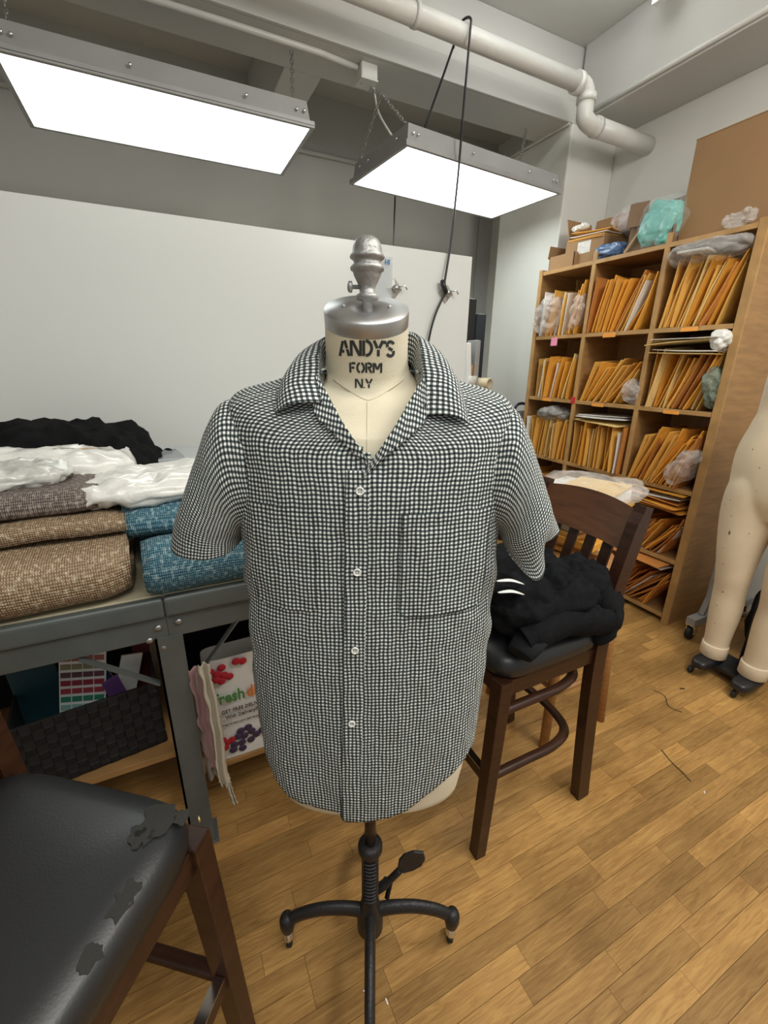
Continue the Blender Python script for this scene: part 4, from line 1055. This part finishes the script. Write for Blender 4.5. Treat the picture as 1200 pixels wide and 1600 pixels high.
# light wooden stool behind
ls = thing('wooden_stool', 'light wooden round leg stool behind the dark bar stool', 'stool', (1.40, 1.14, 0))
for sx, sy in ((-1, -1), (1, -1), (1, 1), (-1, 1)):
    MB().tube([(sx * .17, sy * .175, 0), (sx * .15, sy * .155, .40), (sx * .125, sy * .13, .76)], [.019, .021, .018], 14).build('leg', LIGHTWOOD, ls)
for z, k in ((.25, .160), (.50, .146)):
    for a, b in (((-k, -k, z), (k, -k, z)), ((k, -k, z + .03), (k, k, z + .03)), ((k, k, z), (-k, k, z)), ((-k, k, z + .03), (-k, -k, z + .03))):
        MB().tube([a, b], .0115, 10).build('rung', LIGHTWOOD, ls)
MB().lathe([(.01, .755), (.17, .757), (.182, .768), (.182, .782), (.172, .79), (.01, .786)], 36).build('seat', LIGHTWOOD, ls)
def flat_env(label, x, y, z, sx, sy, th, rz, m, cat='envelope', name='manila_envelope', group=None, R=None):
    R = R or Rz(rz)
    o = MB().box((0, 0, 0), (sx, sy, th)).build(name, m, None, min(th * .3, .004)); o.location = (x, y, z); o.rotation_euler = R.to_euler()
    return tag(o, label, cat, group)
ORD_ = 'first second third fourth fifth sixth seventh'.split()
z = .794
for i in range(7):
    th = .018 + .006 * (i % 3); z += th / 2
    flat_env('manila envelope, %s from the bottom of the pile on the light wooden stool' % ORD_[i], 1.52 + .02 * math.sin(i * 2.1), 1.21 + .02 * math.cos(i * 1.7), z, .36, .30, th, .15 + .2 * math.sin(i * 1.3), MAN[(1, 3, 0, 1, 4, 3, 1)[i]], group='envelopes on the light wooden stool'); z += th / 2 + .001
flat_env('white folded garment on top of the envelope pile on the stool', 1.52, 1.25, z + .022, .40, .30, .042, .2, WHITEPL, 'paper', 'paper_stack')
flat_env('pale yellow envelope on the papers on the stool', 1.56, 1.20, z + .052, .36, .22, .012, .35, MAN[3])
bag('poly_bag', 'clear plastic bag wrapping the papers on the light stool', 'bag', CLEARP, (1.54, 1.23, z + .045), (.50, .40, .09), 51, Rz(.2), .012, freq=10)
fc = thing('hand_cart', 'folded cart with a purple tube handle between the shelf and the column', 'cart', (2.665, 2.84, 0))
PT, GP = mat('purple_tube', (.035, .02, .055), .35, .5), mat('grey_panel', (.42, .42, .43), .6)
fr_ = [(-.075, 0, .04), (-.075, 0, .6), (-.075, 0, 1.12), (-.065, 0, 1.175), (-.03, 0, 1.205), (.03, 0, 1.205), (.065, 0, 1.175), (.075, 0, 1.12), (.075, 0, .6), (.075, 0, .04)]
MB().tube([tuple(p) for p in catmull(fr_, 60)], .012, 10).build('handle_frame', PT, fc)
B(-.06, .06, -.006, .006, .5, 1.15).build('back_panel', GP, fc, .004)
B(-.075, .075, -.02, .16, .03, .045).build('toe_plate', GP, fc, .004)
for sx in (-.085, .085): MB().lathe([(.004, -.012), (.04, -.012), (.042, 0), (.04, .012), (.004, .012)], 18, (sx, .0, .042), Ry(math.pi / 2)).build('wheel', RUBBER, fc)

# sweatshirt on the dark stool
hd_ = thing('hooded_sweatshirt', 'black hooded sweatshirt heaped on the bar stool seat', 'sweatshirt', (.945, .945, .742))
blob('body', CHARC, (.03, -.02, .085), (.42, .40, .20), .75, .65, .032, 8, 61, hd_, 110, 60, ridge=.030, flatten=-.083, wr=.012)
blob('hood', CHARC, (.10, -.11, .10), (.26, .20, .20), .8, .8, .028, 10, 65, hd_, 80, 44, ridge=.024, flatten=-.098, wr=.010)
slv = catmull([(.16, -.16, .14), (.19, -.205, .05), (.14, -.21, .035), (.02, -.20, .06), (-.08, -.20, .05), (-.13, -.19, .03)], 26)
MB().tube([tuple(p) for p in slv], [.052 + .008 * nz(i * .5, 1, 1) for i in range(26)], 14, flat=.75).build('sleeve', CHARC, hd_)
MB().tube([(-.10, -.195, .045), (-.13, -.20, .03), (-.165, -.21, .012)], [.045, .046, .038], 14, flat=.6).build('cuff', RIBK, hd_)
blob('drape', CHARC, (.20, -.18, .035), (.13, .10, .22), .8, .8, .015, 14, 66, hd_, 40, 26, ridge=.01)
for k, (a, b) in enumerate((((-.20, -.13, .205), (-.12, -.15, .188)), ((-.20, -.14, .175), (-.125, -.16, .162)))):
    P = catmull([a, ((a[0] + b[0]) / 2, a[1] - .012, (a[2] + b[2]) / 2 + .008), b], 10)
    MB().tube([tuple(p) for p in P], [.003 + .005 * math.sin(math.pi * i / 9) for i in range(10)], 10, flat=.35).build('white_stripe', WHITEPLAS, hd_)

# ================================================================= pigeonhole shelf
SX, D = 2.60, .36
YS = [2.70, 2.25, 1.775, 1.335]; ZS = [.0, .417, .842, 1.28, 1.715, 2.15]
sh_ = thing('pigeonhole_shelf', 'tall wooden pigeonhole shelf filled with manila envelopes', 'shelf', (SX, 2.02, 0))
def SB(name, x0, x1, y0, y1, z0, z1, m, bev=.0015): return B(x0 - SX, x1 - SX, y0 - 2.02, y1 - 2.02, z0, z1).build(name, m, sh_, bev)
SB('side_panel', SX, SX + D, 1.311, 1.335, 0, 2.165, SHELFW); SB('side_panel', SX, SX + D, 2.70, 2.718, 0, 2.165, SHELFW)
SB('face_stile', SX - .012, SX, 1.305, 1.347, 0, 2.165, SHELFE); SB('face_stile', SX - .012, SX, 2.692, 2.722, 0, 2.165, SHELFE)
for y_ in YS[1:3]:
    SB('divider', SX + .002, SX + D - .01, y_ - .009, y_ + .009, .03, 2.15, SHELFW)
    SB('divider_edge', SX - .010, SX + .002, y_ - .014, y_ + .014, 0, 2.20, SHELFE)
for k, z_ in enumerate(ZS):
    zz = z_ + (.06 if k == 0 else 0)
    for c in range(3):
        SB('shelf_board', SX, SX + D - .01, YS[c + 1] + .010, YS[c] - .010, zz - .018, zz, SHELFW)
        SB('shelf_edge', SX - .010, SX, YS[c + 1] + .014, YS[c] - .014, zz - .024, zz, SHELFE)
SB('back_panel', SX + D - .01, SX + D, 1.335, 2.70, 0, 2.15, mat('shelf_back', (.40, .22, .09), .6, var=.2, vscale=3, stretch=(1, 8, 1)))
LBL = {'pink': mat('pink_label', (.80, .28, .42), .6), 'orange': mat('orange_label', (.85, .35, .06), .6)}
for y_, z_, col, h in ((2.50, 1.70, 'pink', .055), (2.05, 1.708, 'orange', .026), (1.56, 1.710, 'orange', .02), (2.50, 1.275, 'orange', .02), (2.05, 1.272, 'orange', .02), (1.56, 1.272, 'orange', .02)):
    SB('paper_label', SX - .0125, SX - .010, y_ - .045 * (.65 if col == 'pink' else 1), y_ + .045 * (.65 if col == 'pink' else 1), z_ - h, z_, LBL[col], 0)
SB('paper_label', SX - .0125, SX - .010, 2.24, 2.275, 1.255, 1.30, mat('red_label', (.55, .03, .03), .6), 0)

# envelopes: puffed flat packets, a few shared meshes
def env_mesh(m, seed, puff):
    """x = depth into the shelf, y = thickness (unit), z = height; unit size"""
    rg_ = random.Random(seed); nx, nz_ = 4, 5; f = []; bk_ = []
    for i in range(nz_ + 1):
        a = []; b = []
        for j in range(nx + 1):
            x, z = j / nx, i / nz_; e = min(1, 4 * min(x, 1 - x, z * 1.3, 1 - z) + .35); th = .5 * e * puff
            bend = .35 * math.sin(z * 2.6 + seed) * rg_.uniform(.85, 1.15) + .3 * math.sin(x * 2 + seed)
            zz = z + (.02 * math.sin(x * 5 + seed) if i == nz_ else 0)
            a.append((x, bend - th, zz)); b.append((x, bend + th, zz))
        f.append(a); bk_.append(b[::-1])
    rows_ = [r1 + r2 + [r1[0]] for r1, r2 in zip(f, bk_)]
    mb = MB().grid(rows_, smooth=False)
    n = 2 * (nx + 1) + 1
    for e in (0, nz_):
        for j in range(nx):
            q = (e * n + j, e * n + j + 1, e * n + n - 3 - j, e * n + n - 2 - j); mb.f.append(q if e else q[::-1]); mb.sm.append(False)
    o = mb.build('manila_envelope', m); me = o.data; bpy.data.objects.remove(o); return me
EM = [[env_mesh(m, 10 * i + k, 1.0) for k in range(4)] for i, m in enumerate(MAN)]
rowname = ['bottom', 'second lowest', 'middle', 'second highest', 'top']; colname = ['left', 'middle', 'right']
def envelope(kind, var, x, y, z, dep, th, h, lean, yaw, label, group):
    o = bpy.data.objects.new('manila_envelope' if kind < 4 else 'paper_packet', EM[kind][var]); COL.objects.link(o)
    o.rotation_mode = 'XYZ'; o.scale = (dep, th, h); o.location = (x, y, z); o.rotation_euler = (lean, 0, yaw)
    return tag(o, label, 'envelope' if kind < 4 else 'paper', group)
rg = random.Random(11)
KN = ['orange envelope', 'golden envelope', 'rust envelope', 'pale yellow envelope', 'white paper packet']
ORD = 'first second third fourth fifth sixth seventh eighth ninth tenth eleventh twelfth thirteenth fourteenth fifteenth sixteenth seventeenth eighteenth nineteenth twentieth twenty-first twenty-second twenty-third'.split()
# (row from bottom, column from the far/left end): count, start lean, end lean, height range, colour weights
SPEC = {(4, 0): (11, .05, .28, (.26, .33), (5, 3, 0, 1, 1)), (4, 1): (18, .12, .52, (.28, .35), (8, 5, 1, 1, 1)), (4, 2): (20, .10, .50, (.28, .35), (8, 4, 1, 2, 1)),
        (3, 0): (12, .06, .22, (.24, .31), (4, 5, 0, 3, 1)), (3, 1): (13, .42, .72, (.25, .31), (5, 5, 2, 1, 1)), (3, 2): (18, .08, .50, (.28, .34), (7, 3, 3, 1, 1)),
        (2, 0): (13, .02, .12, (.25, .30), (6, 5, 0, 2, 1)), (2, 1): (17, .05, .05, (.26, .31), (6, 6, 1, 1, 1)), (2, 2): (20, .25, .55, (.28, .36), (6, 6, 1, 3, 1)),
        (1, 0): (10, .05, .3, (.24, .31), (4, 2, 5, 0, 1)), (1, 1): (13, .2, .5, (.25, .32), (4, 2, 6, 0, 1)), (1, 2): (20, .55, .70, (.22, .27), (2, 1, 8, 0, 1)),
        (0, 0): (10, .05, .3, (.24, .30), (4, 2, 5, 0, 1)), (0, 1): (13, .4, .7, (.24, .3), (3, 1, 7, 0, 1)), (0, 2): (22, .60, .78, (.24, .29), (2, 1, 9, 0, 1))}
for (r, c), (n, l0, l1, hr, wts) in SPEC.items():
    ya, yb = YS[c] - .018, YS[c + 1] + .018; zb = ZS[r] + (.06 if r == 0 else 0) + .001
    lab = 'in the %s shelf row, %s column' % (rowname[r], colname[c])
    hmax = ZS[r + 1] - zb - .03
    for i in range(n):
        t = (i + .5) / n; lean = l0 + (l1 - l0) * t + rg.uniform(-.09, .09)
        h = min(rg.uniform(*hr), hmax / max(.6, math.cos(lean))); room = (ya - yb) - h * math.sin(max(l1, .0)) * .62
        y_ = ya - .008 - t * max(.22, room); kind = rg.choices(range(5), wts)[0]
        # keep the leaning top inside the cubby and the far end off the dividers
        if y_ - h * math.sin(lean) < yb + .02: lean = math.asin(max(0, min(.95, (y_ - yb - .02) / h)))
        yaw = rg.uniform(0, .14) if min(y_, y_ - h * math.sin(lean)) < yb + .08 else (rg.uniform(-.12, 0) if y_ > ya - .08 else rg.uniform(-.16, .16))
        envelope(kind, rg.randrange(4), SX + rg.uniform(-.02, .03) + (-.02 if r == 2 else 0), y_, zb + .006 * math.sin(abs(lean)), rg.uniform(.24, .30), rg.uniform(.012, .024), h, lean, yaw,
                 '%s, %s from left %s' % (KN[kind], ORD[i], lab), 'envelopes ' + lab)
# flat-lying envelopes
def stack(label, y_, z0, n, sy, kinds, group, sx=.30, seed=0, x=SX + .12):
    rg_ = random.Random(seed); z = z0
    for i in range(n):
        th = rg_.uniform(.008, .016); k = kinds[i % len(kinds)]
        o = bpy.data.objects.new('manila_envelope' if k < 4 else 'paper_packet', EM[k][i % 4]); COL.objects.link(o)
        o.scale = (sx, th, sy); o.rotation_euler = (math.pi / 2 + rg_.uniform(-.07, .07), rg_.uniform(-.04, .04), rg_.uniform(-.12, .12))
        o.location = (x - sx / 2 + rg_.uniform(-.06, .02), y_ + sy / 2 + rg_.uniform(-.02, .02), z + th / 2); z += th + .002
        tag(o, '%s, %s from the bottom' % (label, ORD[i]), 'envelope' if k < 4 else 'paper', group)
stack('flat pale envelope in the second highest row, right column', 1.56, 1.585, 5, .36, [3, 4, 3, 3, 4], 'flat envelopes second highest row right', seed=1)
stack('flat envelope across the middle row, middle column', 2.02, 1.155, 3, .36, [3, 4, 4], 'flat envelopes middle row middle', seed=2)
stack('flat rust envelope in the second lowest row, right column', 1.56, .70, 7, .36, [0, 2, 2, 0, 4, 2, 0], 'flat envelopes second lowest row right', seed=3)
stack('flat packet laid over the bottom row, right column', 1.56, .355, 3, .34, [2, 4, 4], 'flat envelopes bottom row right', seed=4)
# plastic bags poking out of the cubbies
def sbag(label, c, d, seed, R=None, m=CLEARP): return bag('poly_bag', label, 'bag', m, c, d, seed, R, .022, freq=12, ridge=.012, e1=.8, e2=.7)
sbag('clear plastic bag bulging from the top row left pigeonhole', (SX + .02, 2.60, 1.86), (.18, .20, .27), 71, Rx(.2))
sbag('second clear bag between envelopes of the top row left pigeonhole', (SX + .01, 2.34, 1.85), (.10, .09, .26), 72, Rx(.25))
sbag('clear plastic bag lying on top of the envelopes in the top right pigeonhole', (SX + .06, 1.56, 2.075), (.30, .42, .10), 73)
flat_env('white sheet inside the clear bag in the top right pigeonhole', SX + .04, 1.62, 2.075, .22, .14, .012, .2, WHITEPL, 'paper', 'paper_packet')
sbag('clear plastic bag on the envelopes of the middle row left pigeonhole', (SX + .06, 2.45, 1.17), (.22, .28, .09), 74, None, mat('grey_film2', (.42, .40, .38), .2, alpha=.55, bump=.8, bscale=30, bdist=.015))
sbag('clear bag with green packet in the second highest row right pigeonhole', (SX + .02, 1.385, 1.40), (.12, .08, .22), 75, Rx(-.2), mat('green_film', (.22, .28, .22), .2, alpha=.6, bump=.8, bscale=40, bdist=.015))
sbag('clear bag at the right end of the middle row', (SX + .0, 1.42, .97), (.16, .12, .25), 76, Rx(.45))
sbag('clear bag among the envelopes, second highest row middle pigeonhole', (SX + .01, 1.84, 1.36), (.10, .12, .14), 77, Rx(.3))
sbag('white crumpled plastic in the second highest row right pigeonhole', (SX + .03, 1.39, 1.635), (.18, .10, .10), 78, None, WHITEP)

# on top of the shelf
bx = thing('large_carton', 'large plain brown carton standing on the right end of the shelf', 'carton', (2.86, 1.46, 2.166))
B(-.16, .16, -.36, .34, 0, .475).build('carton_body', CARD, bx, .003)
B(-.162, .162, -.362, .342, .475, .479).build('top_flaps', CARDD, bx)
B(-.161, .161, -.013, -.009, .470, .4795).build('flap_seam', CARDD, bx)
def open_box(label, x, y, z, sx, sy, h, rz, m=CARD, flaps=()):
    t = thing('open_carton', label, 'carton', (x, y, z), rz); th = .004
    mb = B(-sx / 2, sx / 2, -sy / 2, sy / 2, 0, th); mb.build('bottom', m, t)
    for n_, a in (('front_wall', (-sx / 2, -sx / 2 + th, -sy / 2, sy / 2)), ('back_wall', (sx / 2 - th, sx / 2, -sy / 2, sy / 2)), ('side_wall', (-sx / 2, sx / 2, -sy / 2, -sy / 2 + th)), ('side_wall', (-sx / 2, sx / 2, sy / 2 - th, sy / 2))):
        B(*a, th, h).build(n_, m, t)
    for c, d, R in flaps: MB().box(c, d, R).build('flap', m, t)
    return t
open_box('low brown carton at the far left end of the shelf top', 2.72, 2.56, 2.152, .20, .22, .09, 0, CARD, [((-.02, .112, .12), (.18, .004, .08), Rx(.15))])
oc = open_box('taped brown carton with an envelope stack on top of the shelf', 2.80, 2.42, 2.152, .28, .30, .16, .05, CARD, [((.13, 0, .25), (.004, .30, .17), Ry(.2)), ((0, .16, .24), (.25, .004, .15), Rx(-.25))])
MB().box((-.1405, .0, .11), (.001, .10, .07)).build('clear_tape', mat('tape', (.62, .60, .56), .2, bump=.4, bscale=40), oc)
for i in range(4):
    o = bpy.data.objects.new('manila_envelope', EM[(0, 1, 4, 0)[i]][i]); COL.objects.link(o); o.scale = (.26, .012, .28)
    o.rotation_euler = (math.pi / 2 + .06, 0, .05 * i); o.location = (2.655, 2.56 - .01 * i, 2.318 + .016 * i); tag(o, 'manila envelope, %s from the bottom of the stack on the taped carton' % ORD[i], 'envelope', 'envelopes on the taped carton')
bag('crumpled_paper', 'crumpled white tissue on the envelope stack of the taped carton', 'paper', WHITEP, (2.70, 2.50, 2.400), (.08, .09, .035), 81, None, .02, freq=25)
sbag('clear bag of pale cloth behind the taped carton', (2.86, 2.22, 2.40), (.24, .24, .16), 82)
bag('pink_cloth', 'pale pink cloth folded inside the clear bag on the shelf top', 'fabric', mat('pale_pink', (.55, .44, .42), .8), (2.88, 2.22, 2.39), (.16, .17, .11), 83, None, .012)
bag('blue_bag', 'blue cloth in clear plastic on the front edge of the shelf top', 'fabric', mat('blue_bagged_cloth', (.10, .20, .40), .35, var=.4, vscale=30, coat=.6, bump=.6, bscale=40), (2.70, 2.21, 2.200), (.15, .20, .095), 84, None, .014, freq=22, ridge=.01, flatten=-.046)
ob2 = open_box('open brown carton holding the turquoise cloth', 2.80, 1.94, 2.152, .30, .27, .15, 0, mat('dark_carton', (.20, .125, .075), .8), [((-.16, .09, .20), (.005, .10, .13), Rz(.35) @ Ry(.18)), ((.14, 0, .27), (.004, .28, .12), Ry(.3))])
MB().bar((-.165, .135, .01), (-.165, .02, .15), .012, .012).build('carton_edge', CARDD, ob2)
bag('turquoise_cloth', 'turquoise cloth folded in clear plastic in the open carton', 'fabric', mat('turquoise', (.16, .56, .50), .5, var=.15, vscale=14, coat=.5, bump=.4, bscale=18), (2.69, 1.90, 2.275), (.15, .21, .235), 85, Rx(.12), .016, freq=13, ridge=.016, e2=.5)
sbag('clear plastic bag around the turquoise cloth', (2.685, 1.895, 2.285), (.18, .24, .255), 86, Rx(.12), mat('clear_film', (.8, .85, .84), .1, alpha=.16, bump=.8, bscale=24, coat=.5, bdist=.015))
bag('crumpled_film', 'small crumple of clear film on the shelf top before the large carton', 'film', CLEARP, (2.645, 1.47, 2.195), (.06, .12, .07), 87, None, .02, freq=25)

# ================================================================= leg form and garment rack at right
lf = thing('leg_form', 'aged cream full leg trouser form on black feet at the right edge', 'dress form', (2.38, .865, 0))
def oval(cx_, cy_, z, ax, by, n=16): return [(cx_ + ax * math.cos(2 * math.pi * k / n), cy_ + by * math.sin(2 * math.pi * k / n), z) for k in range(n)]
# one continuous surface: two legs and a trunk fused by a remesh
lm = []
for sy in (1, -1):
    rr = [oval(-.005, sy * .088, .11, .052, .052), oval(0, sy * .09, .20, .056, .055), oval(.005, sy * .094, .36, .072, .066), oval(.0, sy * .097, .46, .070, .066), oval(-.012, sy * .098, .56, .074, .072), oval(-.01, sy * .105, .70, .092, .090), oval(0, sy * .108, .85, .110, .112), oval(.0, sy * .10, .98, .118, .118), oval(.0, sy * .085, 1.06, .11, .10)]
    P, _ = loft(rr, 40, 50); lm.append(P)
tr = [oval(.0, 0, .86, .08, .12, 16), oval(.0, 0, .95, .118, .205), oval(.005, 0, 1.06, .135, .225), oval(.0, 0, 1.16, .130, .222), oval(-.002, 0, 1.26, .118, .198), oval(-.002, 0, 1.34, .110, .180), oval(0, 0, 1.44, .115, .176), oval(0, 0, 1.53, .118, .168), oval(0, 0, 1.58, .09, .13)]
P, _ = loft(tr, 60, 60); lm.append(P)
mb = MB()
for P in lm:
    mb.grid([list(r) for r in P], closed_u=True); n = len(P[0]); o0 = len(mb.v) - len(P) * n
    mb.f.append(tuple(o0 + k for k in range(n - 1, -1, -1))); mb.sm.append(False); mb.f.append(tuple(o0 + (len(P) - 1) * n + k for k in range(n))); mb.sm.append(False)
bo = mb.build('body', LINEN2, lf)
rm = bo.modifiers.new('fuse', 'REMESH'); rm.mode = 'VOXEL'; rm.voxel_size = .008; rm.use_smooth_shade = True
sm_ = bo.modifiers.new('soften', 'SMOOTH'); sm_.iterations = 10
SPOT = mat('brown_scuff', (.22, .12, .06), .8)
rg = random.Random(8)
for y_, z_, s_ in ((.12, .78, 2.6), (.165, .79, 1.2), (.13, .70, 1.2), (.115, .62, 1), (.15, .93, .9), (.10, .96, .8), (.06, 1.0, .9), (.13, .86, .8), (.02, .9, .8), (.09, .48, 1.4), (.10, .40, 1), (.18, .9, .8), (.07, 1.10, 1), (.0, 1.08, 1), (.12, 1.17, 1.0), (.05, .80, .9), (.09, .30, .9)):
    by = ip([(.11, .055), (.36, .07), (.56, .075), (.85, .112), (1.06, .15), (1.2, .14)], z_)
    yc = .1 if z_ < .95 else 0
    bb_ = ip([(.95, .115), (1.06, .225), (1.16, .222)], z_) if z_ >= .95 else by
    k = max(0, 1 - ((y_ - yc) / bb_) ** 2) ** .5; ax_ = ip([(.11, .052), (.36, .072), (.56, .086), (.7, .10), (.85, .110), (1.06, .133), (1.16, .13)], z_)
    MB().lathe([(.0028 * s_ ** .5, 0), (.002 * s_ ** .5, .0012)], 6, (-.002 - ax_ * k, y_, z_), Matrix.Diagonal((1, 1, s_)) @ Ry(-math.pi / 2)).build('scuff', SPOT, lf)
for sy in (1, -1):
    MB().lathe([(.0535, .10), (.058, .105), (.058, .165), (.056, .17)], 32, (-.005, sy * .088, 0)).build('ankle_cuff', LINEN2, lf)
    ft = blob('foot', BLACKPL, (-.03, sy * .09, .072), (.20, .085, .055), .6, .6, .0, 1, 0, lf)
    MB().lathe([(.004, -.008), (.019, -.008), (.021, 0), (.019, .008), (.004, .008)], 16, (-.105, sy * .10 + .02, .0215), Rx(math.pi / 2) ).build('castor', RUBBER, ft)
    MB().tube([(-.105, sy * .10 + .02, .02), (-.10, sy * .10 + .005, .06)], .010, 8).build('castor_stem', BLACKPL, ft)
B(-.03, .14, -.10, .10, .045, .065).build('base_plate', BLACKPL, lf, .006)
MB().tube([(.10, 0, .05), (.10, 0, 1.0)], .016, 12).build('support_rod', BLACKPL, lf)
B(.05, .13, -.03, .03, .0, .05).build('base_foot', BLACKPL, lf, .006)
text_mesh('M', .03, 'size_mark', INK, lf, Matrix.Translation((-.136, .02, 1.09)) @ Matrix.Rotation(-math.pi / 2, 4, 'Z') @ Matrix.Rotation(math.pi / 2, 4, 'X'))
text_mesh('S', .03, 'size_mark', INK, lf, Matrix.Translation((-.133, .02, 1.17)) @ Matrix.Rotation(-math.pi / 2, 4, 'Z') @ Matrix.Rotation(math.pi / 2, 4, 'X'))

rk = thing('garment_rack', 'grey rolling garment rack behind the leg form', 'rack', (2.86, 1.17, 0))
MB().bar((-.31, 0, .12), (.30, 0, .12), .05, .045).build('base_rail', FIXG, rk, .004)
MB().bar((-.04, 0, .12), (-.04, 0, 1.05), .04, .03, (1, 0, 0)).build('upright', FIXG, rk, .004)
MB().bar((-.21, 0, .14), (-.06, 0, .60), .03, .03, (0, 1, 0)).build('stay', FIXG, rk, .004)
MB().tube([(-.04, -.02, .17), (-.04, -.95, .17)], .014, 12).build('lower_bar', CHROME, rk)
for x in (-.28, .27):
    cs = bpy.data.objects.new('castor', None); COL.objects.link(cs); cs.parent = rk; cs.location = (x, 0, 0)
    MB().lathe([(.004, -.014), (.038, -.014), (.041, -.008), (.041, .008), (.038, .014), (.004, .014)], 20, (0, 0, .041), Rx(math.pi / 2)).build('wheel', RUBBER, cs)
    mb = MB().bar((0, .02, .095), (0, .02, .035), .03, .004, (0, 1, 0)); mb.bar((0, -.02, .095), (0, -.02, .035), .03, .004, (0, 1, 0)); mb.bb(-.025, .025, -.024, .024, .092, .099); mb.build('fork', CHROME, cs)
blob('black_bag', BLACKC, (2.86, .68, .215), (.5, .62, .42), .5, .5, .03, 8, 91)
tag(bpy.data.objects['black_bag'], 'black cloth bundle on the floor behind the leg form', 'fabric')
wg = MB()
blob('white_garment', mat('white_cloth', (.66, .63, .58), .85), (2.62, .90, 1.02), (.12, .46, .62), .6, .5, .02, 9, 92)
tag(bpy.data.objects['white_garment'], 'white garment hanging behind the leg form', 'garment')
MB().tube([(2.70, .62, 1.36), (2.64, .9, 1.40), (2.70, 1.17, 1.36)], .012, 8).build('hanger_bar', FIXG)
tag(bpy.data.objects['hanger_bar'], 'grey bar carrying the white garment behind the leg form', 'bar')

# scraps on the floor
THREAD = mat('dark_thread', (.03, .03, .015), .9)
def scrap(label, pts, r=.0018): tag(MB().tube([tuple(p) for p in catmull(pts, 16)], r, 5, flat=.5).build('thread', THREAD), label, 'thread')
scrap('dark green thread lying on the floor left of the leg form', [(1.97, .98, .002), (1.98, .93, .002), (1.93, .88, .002), (1.95, .83, .002)])
scrap('short dark thread on the floor right of the bar stool', [(1.66, .74, .002), (1.64, .69, .002), (1.63, .64, .002), (1.62, .60, .002)])
for k, (x, y_) in enumerate(((1.62, .55), (.30, .56), (.26, .60))):
    tag(MB().box((x, y_, .0015), (.012, .003, .001), Rz(.6 + k)).build('paper_scrap', WHITEPL), ('tiny white paper scrap on the floor by the dark thread', 'tiny white scrap on the floor by the front leg of the form stand', 'tiny white scrap on the floor left of the form stand')[k], 'scrap')
scrap('dark lint speck on the floor near the leg form castor', [(2.10, .93, .002), (2.12, .92, .002)], .004)
